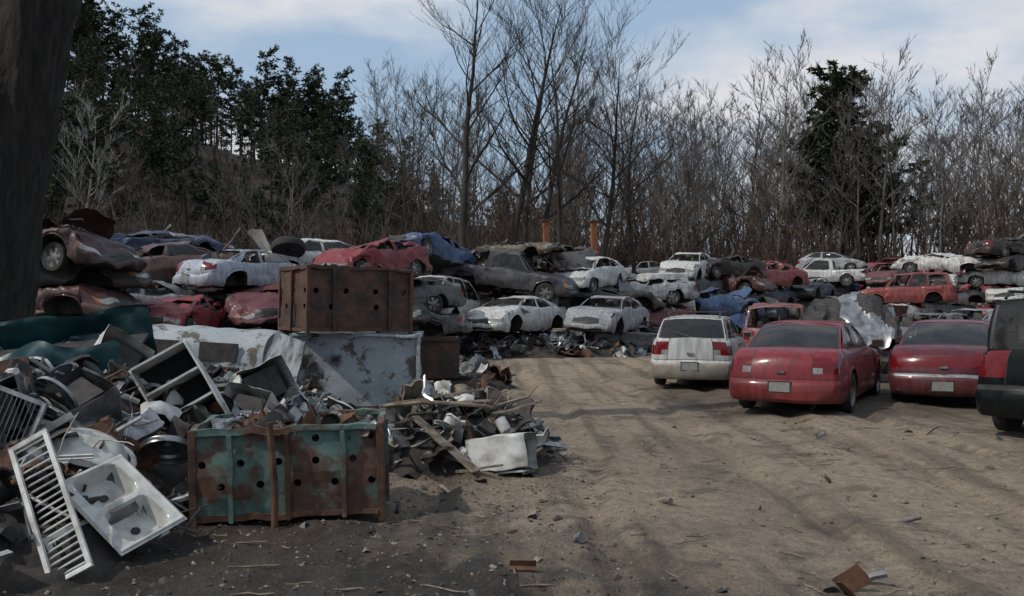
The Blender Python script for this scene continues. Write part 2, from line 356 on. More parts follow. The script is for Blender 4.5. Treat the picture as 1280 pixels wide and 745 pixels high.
def car_mesh(name,kind,seed=0,dmg=0,crush=1.0,paint='paint',wheels=True,glass=1.0,hood_open=False,trunk_open=False,clad=False,strip=None,tail='side',squash=1.0,chromeb=False,plate=True):
    K=KINDS[kind]; rng=random.Random(seed); b=MB()
    L,W,H,cl=K['L'],K['W'],K['H'],K['cl']; hl=L/2; r=K['r']; AR=r+.065
    tx=[p[0] for p in K['top']]; tz=[p[1] for p in K['top']]
    def zt(x): return sum(float(np.interp(x+d,tx,tz)) for d in(-.1,-.05,0,.05,.1))/5
    wxp=[-hl,-hl+.1,-hl+.35,-hl+.9,hl-1.0,hl-.4,hl-.12,hl]; wv=[.86,.93,.975,1,1,.965,.9,.82]
    def hw(x): return W/2*float(np.interp(x,wxp,wv))
    cowl,rf,rr,rb=K['gh']
    drops=[(rb+.06,cowl-.06,.32,'inter')]
    if kind=='pickup': drops.append((-hl+.1,rb-.06,.45,'bed'))
    if hood_open: drops.append((cowl+.12,hl-.45,.22,'engine'))
    if trunk_open and kind in('sedan',): drops.append((-hl+.3,rb-.1,.35,'inter'))
    if kind=='pickup': doors=[cowl-.12,rb+.12]
    elif kind=='hatch': doors=[cowl-.15,-.35]
    else: doors=[cowl-.15,(cowl+rb)/2+.18,rb+.5 if kind=='sedan' else -1.0]
    sp=set()
    for d in doors: sp.update((round(d-.006,4),round(d+.006,4)))
    gaps=[(round(d-.006,4),round(d+.006,4)) for d in doors]
    for x0,x1,_,_ in drops: sp.update((x0-.008,x0+.008,x1-.008,x1+.008))
    for xc in K['wx']:
        for t in np.linspace(0,math.pi,13): sp.add(round(xc+AR*math.cos(t),4))
    base=[-hl,-hl+.05,-hl+.1,-hl+.2,hl,hl-.05,hl-.12,hl-.22]+list(np.arange(-hl+.35,hl-.3,.17))
    for x in base:
        if all(abs(x-q)>.03 for q in sp): sp.add(x)
    st=sorted(sp); NS=len(st); NJ=len(T); NC=len(C); NR=2*NJ+NC-2
    ids=[]
    def falloff(x):
        a=max(0,(x-(hl-.62))/.62); c=max(0,(-hl+.5-x)/.5)
        return a,c
    def place(x,y,z,t,c):
        a,q=falloff(x)
        fi=float(np.interp(t,T,K['fi'])); ri=float(np.interp(t,T,K['ri']))
        bow=1-abs(c)**2.6
        return (x-fi*a+ri*q+(.13*a-.11*q)*bow, y, z)
    def zcross(x,c):
        z=zt(x)+.035*(1-c*c)
        for x0,x1,dp,_ in drops:
            if x0<x<x1 and abs(c)<.95: z=zt(x)-dp
        return z
    for x in st:
        zb=cl+(.05*max(0,(abs(x)-hl+.5)))
        ina=False
        for xc in K['wx']:
            if abs(x-xc)<AR*.999: zb=max(zb,r+math.sqrt(AR*AR-(x-xc)**2)); ina=True
        ztop=zt(x); w_=hw(x); ring=[]
        zb=min(zb,ztop-.12)
        side=[]
        for j,t in enumerate(T):
            f=TF[j]
            if ina and j==0: f=1.005
            if ina and j==1: f=1.008
            side.append((f*w_, zb+(ztop-zb)*t, t))
        for y,z,t in side: ring.append(b.pt(place(x,y,z,t,1)))
        for c in C[1:-1]: ring.append(b.pt(place(x,c*.88*w_,zcross(x,c),1.0,c)))
        for y,z,t in reversed(side): ring.append(b.pt(place(x,-y,z,t,1)))
        ids.append(ring)
    def isgap(x0,x1): return any(abs(x0-g0)<1e-3 and abs(x1-g1)<1e-3 for g0,g1 in gaps)
    tailrows=(7,8,9) if tail!='tall' else (7,8,9,10)
    for i in range(NS-1):
        x0,x1=st[i],st[i+1]; xm=(x0+x1)/2
        for k in range(NR-1):
            mat=paint
            if k<NJ-1 or k>=NJ+NC-2:
                row=k if k<NJ-1 else NR-2-k
                if isgap(x0,x1) and row>=1: mat='trim'
                elif clad and row<4: mat='clad'
                elif strip and row==4: mat=strip
                if xm<-hl+.2 and row in tailrows[:2 if tail=='side' else 3] and tail!='none': mat='redlight'
                if xm>hl-.2 and row in(7,8): mat='amber' if xm<hl-.1 else 'head'
            else:
                ci=k-(NJ-1); ca=abs((C[ci]+C[ci+1])/2)
                if .6<ca<.617 and (xm>cowl or xm<rb) : mat='trim'
                for a0,a1,dp,mm in drops:
                    if a0-.01<xm<a1+.01 and ca<.94: mat=paint if mm=='bed' else mm
            b.face((ids[i][k],ids[i][k+1],ids[i+1][k+1],ids[i+1][k]),mat)
        b.face((ids[i][NR-1],ids[i][0],ids[i+1][0],ids[i+1][NR-1]),'under')
    for end,sgn in((0,-1),(NS-1,1)):
        ring=ids[end]; x=st[end]; rows=[]
        for j,t in enumerate(T):
            if j==NJ-1: rows.append([ring[NJ-1+q] for q in range(NC)]); continue
            y0,z0=b.v[ring[j]][1],b.v[ring[j]][2]
            row=[ring[j]]
            for c in C[1:-1]: row.append(b.pt(place(x,c*y0,z0+.035*(1-c*c)*t,t,c)))
            row.append(ring[NR-1-j]); rows.append(row)
        for j in range(NJ-1):
            for q in range(NC-1):
                ca=abs((C[q]+C[q+1])/2); mat=paint
                if clad and j<4: mat='clad'
                if j==5: mat='trim'
                if strip and j==4: mat=strip
                if chromeb and j in(2,3): mat='chrome'
                if sgn<0:
                    if tail=='full' and j in(7,8): mat='redlight'
                    elif tail!='none' and j in tailrows and ca>.617: mat='redlight' if not(j==7 and ca<.8 and tail=='side') else 'head'
                    elif .6<ca<.617 and j>5: mat='trim'
                else:
                    if j in(7,8) and ca>.617: mat='head'
                    elif j in(6,7,8) and ca<.6: mat='trim' if j!=7 else 'darkm'
                    elif j==1 and ca<.8: mat='trim'
                b.face((rows[j][q],rows[j][q+1],rows[j+1][q+1],rows[j+1][q]),mat)
    if plate:
        pt_=.36 if tail!='full' else .25
        pzz=cl+pt_*(zt(-hl)-cl)
        b.box((-hl-.105,0,pzz),(.018,.31,.145),'plate'); b.box((-hl-.1,0,pzz),(.02,.35,.18),'trim')
        b.box((-hl-.04,.0,cl+.66*(zt(-hl)-cl)),(.03,.12,.035),'chrome')
    b.tube([(-hl+.4,-.45,cl-.02),(-hl-.02,-.45,cl-.02)],[.028,.028],8,'rust')
    yr=W/2*(.685 if kind not in('suv','van') else .78)
    zr=H-.045
    def base_y(x): return hw(x)*.88*.97
    ub=[-1,-.965,-.92,-.6,-.3,0,.3,.6,.92,.965,1]
    def pane(xb_,xt_,bowb,bowt):
        def f(u,v):
            yb=base_y(xb_); y=(yb*(1-v)+yr*v)*u; bw=(bowb*(1-v)+bowt*v)*(1-u*u)
            z=(zt(xb_)-.01)*(1-v)+zr*v+ .04*(1-u*u)*v + .02*math.sin(math.pi*v)
            x=xb_*(1-v)+xt_*v+bw+ (1 if xb_>0 else -1)*.03*math.sin(math.pi*v)
            return (x,y,z)
        return f
    vs=[0,.04,.25,.5,.75,.93,1]
    gl=lambda : rng.random()<glass
    g1,g2=gl(),gl()
    def gm_(on):
        def g(i,j):
            if i in(0,9) or j<1 or j>=5: return paint
            if i in(1,8): return 'trim'
            return 'glass' if on else None
        return g
    b.grid(pane(cowl,rf,.14,.07),ub,vs,gm_(g1))
    b.grid(pane(rb,rr,-.09,-.05),ub,vs,gm_(g2))
    us=list(np.linspace(0,1,11))
    def roof(u,v):
        x=rf*(1-v)+rr*v+ (.07*(1-v)-.05*v)*(1-u*u)
        e=(1-(2*v-1)**4)
        return (x,yr*u,zr+.04*(1-u**4)+.028*e)
    b.grid(roof,[-1,-.95,-.85,-.6,-.3,0,.3,.6,.85,.95,1],us,paint)
    for sg in(1,-1):
        def side(u,v):
            xb_=cowl*(1-u)+rb*u; xt_=rf*(1-u)+rr*u
            x=xb_*(1-v)+xt_*v; e=(1-(2*u-1)**4)
            z=(zt(xb_)-.01)*(1-v)+(zr+.028*e)*v
            y=base_y(xb_)*(1-v)+yr*v+.025*math.sin(math.pi*v)
            return (x,sg*y,z)
        uu={0,1}
        for a0,a1 in K['win']: uu.update((a0,a0+.014,a1-.014,a1))
        for q in np.linspace(.02,.98,14):
            if all(abs(q-e)>.02 for e in uu): uu.add(float(q))
        uu=sorted(uu); vv=[0,.04,.1,.4,.7,.88,.92,1]
        on=[gl() for _ in K['win']]
        def smf(i,j):
            um=(uu[i]+uu[i+1])/2
            for wi,(a0,a1) in enumerate(K['win']):
                if a0<um<a1:
                    if j==0 or j==6: return paint
                    if j==1 or j==5 or um<a0+.014 or um>a1-.014: return 'trim'
                    return 'glass' if on[wi] else None
            return paint
        b.grid(side,uu,vv,smf)
    bz=zt(0)-.32
    for sy in(.36,-.36):
        for sx in(.1,-.75):
            if kind=='pickup' and sx<0: continue
            b.box((sx-.25,sy,bz+.2),(.14,.5,.55),'seat',Euler((0,R(-12),0)),.85)
            b.box((sx-.33,sy,bz+.55),(.09,.26,.16),'seat',Euler((0,R(-8),0)),.8)
    b.box((cowl-.35,0,bz+.2),(.35,1.3,.22),'inter')
    if dmg<.2:
        for sg in(1,-1):
            b.box((cowl-.32,sg*(W/2+.07),zt(cowl)+.07),(.11,.2,.13),paint,None,.8)
            b.box((cowl-.385,sg*(W/2+.07),zt(cowl)+.068),(.02,.16,.1),'trim')
            for d in doors[1:]:
                b.box((d+.13,sg*(W/2*.985),zt(0)*.86),(.14,.025,.03),'trim')
    if hood_open:
        lh=hl-.45-cowl; a=R(rng.uniform(45,62)); wv_=W/2*.8
        b.grid(lambda u,v:(cowl+.15+lh*v*math.cos(a),u*wv_*(1-.12*v),zt(cowl)+.04+lh*v*math.sin(a)+.05*(1-u*u)),[-1,-.6,-.2,.2,.6,1],[0,.25,.5,.75,1],paint)
        b.box((hl-.95,0,.72),(.6,.7,.3),'engine')
    if trunk_open:
        a=R(65); lt=.75
        if kind=='sedan':
            b.grid(lambda u,v:(rb-.1-lt*v*math.cos(a),u*W/2*.7,zt(rb)+.03+lt*v*math.sin(a)+.04*(1-u*u)),[-1,-.6,-.2,.2,.6,1],[0,.25,.5,.75,1],paint)
        else:
            b.grid(lambda u,v:(rr-1.0*v,u*W/2*.7,H+.05+.35*v),[-1,-.6,-.2,.2,.6,1],[0,.3,.6,1],paint)
    if kind in('wagon','suv') and dmg<.2:
        for sg in(1,-1):
            b.tube([(rf-.15,sg*yr*.88,H+.0),(rf-.25,sg*yr*.88,H+.09),(rr+.25,sg*yr*.88,H+.09),(rr+.12,sg*yr*.88,H+.0)],[.02]*4,6,'trim')
        for q in(rf-.5,rr+.5): b.tube([(q,-yr*.88,H+.09),(q,yr*.88,H+.09)],[.016]*2,6,'trim')
        b.tube([(rb-.13,0,zt(rb)+.04),(rb-.04,.33,zt(rb)+.16)],[.008,.006],5,'trim')
    if dmg or crush<1 or squash<1:
        off=Vector((seed*3.7,seed*1.3,seed*2.1)); bz0=zt(0)
        tilt=rng.uniform(-.25,.25)
        nv=[]
        for p in b.v:
            p=Vector(p)
            if p.z>bz0:
                k=crush*(1+tilt*p.x/hl) if crush<1 else 1
                k+=.35*(1-crush)*noise.noise(p*1.6+off)
                p.z=bz0+(p.z-bz0)*min(1,max(.08,k))
            if squash<1:
                p.z=cl+(p.z-cl)*squash*(1+.25*noise.noise(p*.8+off))
            n1=noise.noise_vector(p*1.1+off)*dmg*.16; n2=noise.noise_vector(p*3.3+off)*dmg*.09; n3=noise.noise_vector(p*8+off)*dmg*.04
            nv.append(tuple(p+n1+n2+n3))
        b.v=nv
        for _ in range(int(10*dmg)+2):
            q=Vector((rng.uniform(-hl,hl),rng.uniform(-W/2,W/2),rng.uniform(.3,bz0+.1))); d=Vector((rng.uniform(-1,1),rng.choice([-1,1])*rng.uniform(.2,1),rng.uniform(-.6,.5)))*rng.uniform(.2,.5)
            if rng.random()<.6: b.tube([q,q+d*.6+Vector((0,0,.08)),q+d],[.015,.012,.008],5,rng.choice(['trim','rust','greym']))
            else: b.cbox(q+d*.4,(rng.uniform(.2,.5),rng.uniform(.1,.3),.03),rng.choice(['trim','greym',paint]),Euler((rng.uniform(-1,1),rng.uniform(-1,1),rng.uniform(0,3))),3,.06,3,rng.random()*9)
    else:
        off=Vector((seed*3.7,seed*1.3,seed*2.1))
        b.v=[tuple(Vector(p)+noise.noise_vector(Vector(p)*2.3+off)*.014) for p in b.v]
    rngw=random.Random(seed+5)
    for xc in K['wx']:
        for sg in(1,-1):
            if not wheels or (dmg>.3 and rngw.random()<.5): continue
            mx=Matrix.Translation((xc,sg*(W/2-.115),r))@Matrix.Scale(sg,4,(0,1,0))
            pr=[(r*.30,-.09),(r*.62,-.095),(r*.92,-.1),(r*.985,-.075),(r,0),(r*.985,.075),(r*.92,.1),(r*.66,.098),(r*.645,.075),(r*.60,.055),(r*.26,.06),(r*.12,.075),(.001,.078)]
            def wm(i,q):
                if i<7: return 'tire'
                if i==9: return 'rim' if q%4<2 else 'darkm'
                return 'rim'
            b.lathe(pr,24,mx,wm)
    b.box((0,0,cl+.2),(L*.9,W*.5,.3),'under')
    return b.mesh(name,38)
CM={}
def cm(key,*a,**k): CM[key]=car_mesh(key,*a,**k)
cm('p_sedan','sedan',1)
cm('p_sedan2','sedan',2,tail='full',strip='chrome')
cm('p_wagon','wagon',3,clad=True)
cm('p_suv','suv',4,tail='tall',strip='trim',paint='dpaint')
cm('w_sedan','sedan',11,dmg=.55,paint='wpaint',glass=.4,crush=.88)
cm('w_sedan_h','sedan',12,dmg=.6,paint='wpaint',glass=.3,hood_open=True,crush=.85)
cm('w_sedan_t','sedan',13,dmg=.55,paint='wpaint',glass=.3,trunk_open=True,crush=.78)
cm('w_hatch','hatch',14,dmg=.6,paint='wpaint',glass=.3,crush=.8,hood_open=True)
cm('w_wagon','wagon',15,dmg=.55,paint='wpaint',glass=.4,crush=.8)
cm('w_van','van',16,dmg=.4,paint='wpaint',glass=.6)
cm('w_suv','suv',17,dmg=.45,paint='wpaint',glass=.4)
cm('w_pick','pickup',18,dmg=.5,paint='wpaint',glass=.5)
cm('c_sedan','sedan',21,dmg=.9,crush=.42,squash=.85,paint='cpaint',wheels=True,glass=.2)
cm('c_sedan2','sedan',22,dmg=1.0,crush=.6,squash=.9,paint='cpaint',wheels=True,glass=0,hood_open=True)
cm('c_wagon','wagon',23,dmg=.95,crush=.38,squash=.82,paint='cpaint',wheels=True,glass=0)
cm('c_hatch','hatch',24,dmg=1.05,crush=.62,squash=.9,paint='cpaint',wheels=True,glass=0)
cm('c_pick','pickup',25,dmg=.8,crush=.5,squash=.9,paint='cpaint',wheels=False,glass=0)
cm('c_flat','sedan',26,dmg=1.2,crush=.2,squash=.65,paint='cpaint',wheels=False,glass=0)
NAMES={'sedan':'wrecked_sedan','hatch':'wrecked_hatchback','wagon':'wrecked_station_wagon','van':'wrecked_minivan','suv':'wrecked_suv','pick':'wrecked_pickup_truck','flat':'crushed_car'}
RED=(.21,.012,.018); MAR=(.10,.010,.018); DRED=(.05,.008,.012); WHT=(.55,.55,.53); SIL=(.27,.28,.30); BLU=(.03,.08,.19); NAV=(.010,.020,.055); BLK=(.009,.009,.011); GRY=(.10,.105,.11); TAN=(.33,.26,.16); GRN=(.02,.05,.035)
def car(key,x,y,h,z=None,col=GRY,pitch=0,roll=0,name=None,sc=1.0):
    if name is None:
        base=key.split('_')[1].rstrip('2'); name=NAMES[base] if not key.startswith('c_') else 'crushed_'+NAMES[base].replace('wrecked_','').replace('crushed_','')
    if z is None: z=0
    z+=float(hill(np.array([x]),np.array([y]))[0])
    o=obj(name,CM[key],(x,y,z),(0,0,0),sc,None,col)
    o.rotation_euler=(Matrix.Rotation(R(90-h),4,'Z')@Matrix.Rotation(R(-pitch),4,'Y')@Matrix.Rotation(R(roll),4,'X')).to_euler()
    return o
car('p_sedan',5.25,15.5,30,-.01,(.175,.008,.014),name='parked_sedan')
car('p_wagon',4.25,19.8,18,-.01,(.42,.42,.41),name='parked_station_wagon')
car('p_sedan2',8.15,16.4,30,-.01,(.085,.005,.014),name='parked_sedan')
car('p_suv',8.11,12.09,48,-.01,(.004,.006,.006),name='parked_suv')
tcar=car('c_sedan2',7.9,20.9,20,0.1,BLK,name='tarp_covered_car')
car('w_suv',8.0,26.6,20,-.1,(.18,.03,.03))
car('w_sedan',11.6,24,50,0.1,GRY)
car('w_van',13.3,20.2,60,0.15,TAN)
car('w_sedan',14.5,27,60,0.2,SIL)
car('w_sedan_t',11.6,30.5,-20,0,MAR)
# middle stack
car('c_flat',-2.6,30.6,70,0,BLK); car('c_flat',1.0,30.6,100,0,NAV); car('c_sedan',4.2,31.6,60,-.1,GRY)
car('c_wagon',-2.4,31.0,20,.25,GRY)
car('w_sedan_t',.15,30.2,-148,.62,WHT,roll=2)
car('w_sedan',3.35,31.0,-155,.62,SIL,roll=-3)
car('w_van',-2.35,31.2,18,.85,WHT,pitch=-2)
car('w_pick',-.2,32.2,102,2.0,(.014,.018,.035),pitch=-8,roll=3,sc=.96)
car('c_sedan',-.3,33.5,80,1.0,GRY); car('c_sedan',.6,34.6,75,1.9,MAR); car('c_hatch',1.3,34.2,-120,2.7,GRY,roll=5)
car('c_hatch',-2.9,31.2,-150,2.9,BLU,pitch=14,roll=8)
car('c_flat',.1,33.3,120,3.3,(.10,.08,.05),pitch=4,sc=.8)
car('c_wagon',3.3,33.3,70,1.3,BLK)
car('w_hatch',2.9,33.8,-150,2.1,WHT,pitch=-4)
car('c_sedan2',5.2,34.2,-130,.5,MAR); car('c_wagon',4.9,35.2,-100,1.5,SIL,roll=4)
car('c_sedan',6.0,35.2,80,0,BLK)
# left stacks
car('c_flat',-7.2,22.6,80,0,GRY); car('c_flat',-10.5,21.8,70,0,BLK); car('c_sedan',-8.8,23.5,100,.2,NAV)
car('c_hatch',-8.2,21.6,178,.72,RED,pitch=3)
car('c_hatch',-6.6,23.5,160,1.0,MAR,roll=6)
car('w_sedan',-9.9,22.4,-140,.95,SIL)
car('c_wagon',-7.2,25,70,1.2,BLK)
car('w_sedan',-7.2,24.6,32,1.98,(.34,.38,.45),sc=.88)
car('c_sedan',-9.4,25.5,80,1.3,NAV)
car('w_sedan_h',-9.5,25.6,75,2.15,DRED,pitch=5,roll=6)
car('c_sedan',-10.6,26.5,60,2.9,(.015,.04,.10),pitch=3,sc=.9)
car('c_sedan',-10.6,19.2,70,.7,GRN); car('c_wagon',-10.4,19.2,100,1.25,DRED); car('c_sedan',-10.5,19.4,75,1.85,BLK); car('c_sedan2',-10.5,19.5,110,2.4,(.04,.008,.012),roll=-4,pitch=-4)
car('c_sedan',-5.2,25,60,0,GRY); car('c_pick',-5.0,26,100,.8,BLK); car('c_sedan',-5.4,26,90,1.6,NAV)
car('w_sedan_t',-5.7,26.9,55,2.3,WHT,pitch=3)
car('c_hatch',-4.15,26.0,-150,2.35,(.21,.009,.02),pitch=-4,roll=4)
car('c_wagon',-3.9,27.5,-120,1.4,GRY); car('c_pick',-3.9,27.5,-90,.5,GRY)
rg=random.Random(7)
keys=['c_sedan','c_wagon','c_hatch','w_sedan','c_sedan2','w_hatch','c_sedan2','w_wagon','w_sedan_t']
cols=[MAR,NAV,WHT,SIL,BLU,NAV,BLK,GRY,SIL,RED,BLU,GRN,BLK]
for (x,y,n) in [(-13,27,3),(-14,23,2),(-12,31,3),(-8,30,3),(-4.5,31.5,2),(8.2,38.5,2),(6.6,38.5,1)]:
    z=0
    for i in range(n):
        car(rg.choice(keys[:3]) if i<n-1 else rg.choice(keys),x+rg.uniform(-.3,.3),y+rg.uniform(-.3,.3),rg.choice([60,80,100,-100,-140])+rg.uniform(-12,12),z,rg.choice(cols),rg.uniform(-4,4),rg.uniform(-6,6)); z+=.82
for (x,y,stack) in [
 (8.6,42.5,[('c_sedan',GRY),('c_sedan',BLK),('c_wagon',GRY),('w_sedan',WHT)]),
 (10.6,43.5,[('c_wagon',MAR),('c_sedan',SIL),('c_sedan2',DRED),('c_hatch',BLK)]),
 (12.8,45,[('c_sedan',NAV),('w_sedan',NAV),('w_sedan',RED)]),
 (14.4,50,[('w_sedan',WHT)]),
 (16.2,48,[('w_wagon',GRY),('w_sedan',NAV)]),
 (18.6,53,[('c_sedan',SIL),('c_sedan',GRY),('w_pick',WHT)]),
 (20.0,56,[('c_sedan',SIL),('c_wagon',BLU),('c_wagon',BLU),('w_hatch',SIL)]),
 (22.2,52,[('c_wagon',RED),('c_sedan',WHT),('w_wagon',MAR)]),
 (20.2,46,[('c_sedan',WHT),('w_suv',RED)]),
 (22.6,47,[('c_sedan',SIL),('c_wagon',WHT),('w_sedan',WHT),('c_sedan',WHT)]),
 (25.8,46.0,[('c_sedan',RED),('w_sedan',WHT),('c_sedan',WHT),('c_wagon',BLK),('c_sedan',BLK)]),
 (27.6,48,[('c_sedan',RED),('c_wagon',NAV),('c_sedan',SIL),('w_suv',BLK)]),
 (16.5,58,[('w_sedan',SIL),('c_sedan',MAR),('w_sedan',RED)]),
 (24.5,57,[('c_sedan',MAR),('w_sedan',RED),('w_sedan',RED)]),
 (31,56,[('c_sedan',MAR),('w_sedan',RED),('w_sedan',WHT)]),
 (28,60,[('c_sedan',MAR),('c_sedan',WHT),('w_sedan',RED)]),
 (34,56,[('c_sedan',GRY),('w_van',WHT),('w_sedan',BLU)]),
 (11.5,52,[('c_sedan',GRN),('c_sedan',GRN),('w_suv',WHT)]),
 (8.5,54,[('c_sedan',GRN),('w_sedan',MAR),('w_sedan',SIL)]),
 (5,46,[('c_sedan',NAV),('c_sedan',GRY),('w_sedan',SIL)]),
 (14,57,[('c_sedan',GRN),('w_sedan',RED)]),
]:
    z=0
    for k,c in stack:
        car(k,x+rg.uniform(-.2,.2),y,rg.choice([-125,-60,70,120,-145])+rg.uniform(-10,10),z,c,rg.uniform(-3,3),rg.uniform(-4,4)); z+=.76 if k[0]=='c' else .98
b=MB()
b.cbox((0,0,1.25),(2.2,1.9,1.5),'whitem',n=6,amp=.05,fr=1); b.cbox((0,0,2.25),(1.7,1.7,.6),'whitem',n=5,amp=.06,fr=1)
b.box((0,-1.0,1.6),(1.5,.03,.5),'glass'); b.box((0,-1.02,.75),(2.1,.08,.25),'greym'); b.box((0,-1.02,1.1),(1.0,.03,.35),'trim')
for sx in(-.85,.85): b.box((sx,-1.02,1.1),(.28,.04,.22),'head')
for sx in(-1,1):
    b.lathe([(.2,-.12),(.45,-.14),(.5,0),(.45,.14),(.2,.12),(.001,.1)],18,Matrix.Translation((sx*.9,.2,.5))@Matrix.Rotation(R(90),4,'Z'),'tire')
    b.box((sx*1.25,-.8,1.9),(.15,.1,.4),'trim')
obj('white_truck_cab',b.mesh('truck_cab'),(6.3,37.2,float(hill(6.1,37.5))+.2),(0,0,R(12)))

b=MB()
def tarp(u,v):
    a=v*math.pi/2; sy=math.sin(a); cz=max(0,math.cos(a))
    e=1-abs(u)**5*.75
    x=-.3+u*2.1; y=math.copysign(abs(sy)**.7,sy)*1.02*(.9+.1*e); z=.55+1.15*e*cz**.55
    z+=.22*noise.noise(Vector((u*2.2,v*2,1)))+.14*noise.noise(Vector((u*6,v*6,4)))+.08*abs(noise.noise(Vector((u*15,v*15,4))))
    n=noise.noise_vector(Vector((u*5,v*5,9)))*.14+noise.noise_vector(Vector((u*14,v*14,9)))*.06
    return (x+n.x,y+n.y,z+n.z)
g=list(np.linspace(-1,1,64))
b.grid(tarp,g,g,lambda i,j:'alu' if noise.noise(Vector((i*.07,j*.07,2)))>.02 and j<34 else 'darkm')
tp=obj('tarp',b.mesh('tarp',70)); tp.parent=tcar

b=MB(); b.box((0,0,2.6),(.22,.22,5.2),'rustO'); b.box((0,0,5.22),(.34,.34,.06),'rust'); b.box((0,0,.04),(.5,.5,.08),'rust')
me=b.mesh('steel_post',0)
for x,y in((1.5,35.5),(3.4,36)): obj('rusty_steel_post',me,(x,y,float(hill(x,y))-.3),(0,R(rg.uniform(-2,2)),.2))
b=MB()
b.box((0,0,.12),(2.2,.25,.03),'rustO'); b.box((0,0,-.12),(2.2,.25,.03),'rustO'); b.box((0,0,0),(2.2,.03,.21),'rustO')
obj('rusty_steel_beam',b.mesh('beam',0),(2.6,34.6,3.35),(0,R(2),.1))

# ---------------------------------------------------------------- bins with holes
def holed(b,mx,w,h,nx,ny,rad,mat,mask,seed=0):
    cw,ch=w/nx,h/ny
    for i in range(nx):
        for j in range(ny):
            cx=-w/2+cw*(i+.5); cz=ch*(j+.5)
            sq=[]; n=16
            for q in range(n):
                t=2*math.pi*q/n; c,s=math.cos(t),math.sin(t); m=max(abs(c),abs(s))
                sq.append((c/m*cw/2+cx,s/m*ch/2+cz,c,s))
            dent=lambda X_,Z_:.06*noise.noise(Vector((X_*2,Z_*2,seed)))+.016*noise.noise(Vector((X_*7,Z_*7,seed)))
            B=len(b.v)
            for X_,Z_,c,s in sq: b.v.append(tuple(mx@Vector((X_,dent(X_,Z_),Z_))))
            if mask(i,j):
                for X_,Z_,c,s in sq: b.v.append(tuple(mx@Vector((cx+c*rad,dent(cx+c*rad,cz+s*rad),cz+s*rad))))
                for X_,Z_,c,s in sq: b.v.append(tuple(mx@Vector((cx+c*rad,dent(cx,cz)+.03,cz+s*rad))))
                for q in range(n):
                    p=(q+1)%n
                    b.face((B+q,B+p,B+n+p,B+n+q),mat); b.face((B+n+q,B+n+p,B+2*n+p,B+2*n+q),'rust')
            else:
                b.v.append(tuple(mx@Vector((cx,dent(cx,cz),cz))))
                for q in range(n): b.face((B+q,B+(q+1)%n,B+n),mat)
def bin_mesh(w,d,h,mat,nx,ny,rad,mask,midpost=True,ndx=4,leg=.06):
    b=MB()
    faces=[(Matrix.Translation((0,-d/2,leg)),w,nx),(Matrix.Translation((0,d/2,leg))@Matrix.Rotation(math.pi,4,'Z'),w,nx),
           (Matrix.Translation((-w/2,0,leg))@Matrix.Rotation(-math.pi/2,4,'Z'),d,ndx),(Matrix.Translation((w/2,0,leg))@Matrix.Rotation(math.pi/2,4,'Z'),d,ndx)]
    for k,(mx,ww,n) in enumerate(faces): holed(b,mx,ww,h-leg,n,ny,rad,mat,mask,k+1)
    for sx in(-1,1):
        for sy in(-1,1): b.cbox((sx*w/2,sy*d/2,h/2),(.055,.055,h+.02),'rust',n=6,amp=.012)
    for sy in(-1,1):
        b.cbox((0,sy*(d/2+.004),h-.01),(w-.06,.05,.05),mat,n=14,amp=.028); b.cbox((0,sy*(d/2+.004),leg+.01),(w-.06,.045,.045),'rust',n=14,amp=.02)
        for fx in(-.27,.27) if not midpost else (-.3,0,.3): b.cbox((fx*w,sy*(d/2+.03),h/2),(.035,.045,h-.08),mat if fx else 'rust',n=8,amp=.012)
    for sx in(-1,1):
        b.cbox((sx*(w/2+.004),0,h-.01),(.05,d-.06,.06),mat,n=12,amp=.02); b.box((sx*(w/2+.004),0,leg+.01),(.045,d-.06,.05),'rust')
        b.box((sx*(w/2+.03),0,h/2),(.045,.035,h-.08),mat)
    b.box((0,0,leg+.03),(w-.03,d-.03,.03),'black')
    b.box((0,0,h*.42),(w-.22,d-.22,h*.7),'black')
    return b
gb=bin_mesh(1.42,.95,.74,'greenbin',10,4,.03,lambda i,j:(j==2 and i%2==0) or (j==1 and i%2==1) or (j==3 and i in(6,9)))
gb.tube([(-.10,-.58,-.1),(-.09,-.57,.3),(-.12,-.56,.80)],[.026,.028,.026],8,'rust',True)
obj('perforated_metal_bin',gb.mesh('green_bin',30),(-1.78,7.35,.0),(0,R(-1.5),R(7)))
rb=bin_mesh(1.75,1.3,1.05,'rustbin',7,4,.048,lambda i,j:(j==2 and i%2==0) or (j==1 and i%3==1),False,5)
rb_o=obj('perforated_metal_bin',rb.mesh('rust_bin',30),(-2.75,14.6,1.22),(0,R(1),R(33)))
def addwall(b,mx,w,h,mat,seed):
    b.grid(lambda u,v:mx@Vector((u*w/2,.09*noise.noise(Vector((u*2.3+seed,v*2,seed)))+.03*noise.noise(Vector((u*9,v*7,seed))),v*h)),list(np.linspace(-1,1,24)),list(np.linspace(0,1,14)),mat)
b=MB(); w_,d_,h_=2.0,1.5,1.2
for mx,ww,sd_ in((Matrix.Translation((0,-d_/2,0)),w_,1),(Matrix.Translation((0,d_/2,0)),w_,2),(Matrix.Translation((-w_/2,0,0))@Matrix.Rotation(-math.pi/2,4,'Z'),d_,3),(Matrix.Translation((w_/2,0,0))@Matrix.Rotation(math.pi/2,4,'Z'),d_,4)):
    addwall(b,mx,ww,h_,'greybin',sd_)
for sx in(-1,1):
    for sy in(-1,1): b.cbox((sx*w_/2,sy*d_/2,h_/2),(.06,.06,h_+.02),'greybin',n=8,amp=.015)
for sy in(-1,1): b.cbox((0,sy*d_/2,h_),(w_,.09,.05),'greybin',n=14,amp=.035); b.box((0,sy*d_/2,.04),(w_,.09,.08),'rust')
for sx in(-1,1): b.box((sx*w_/2,0,h_),(.09,d_-.1,.05),'greybin')
b.box((0,0,h_-.06),(w_-.2,d_-.2,.03),'darkm')
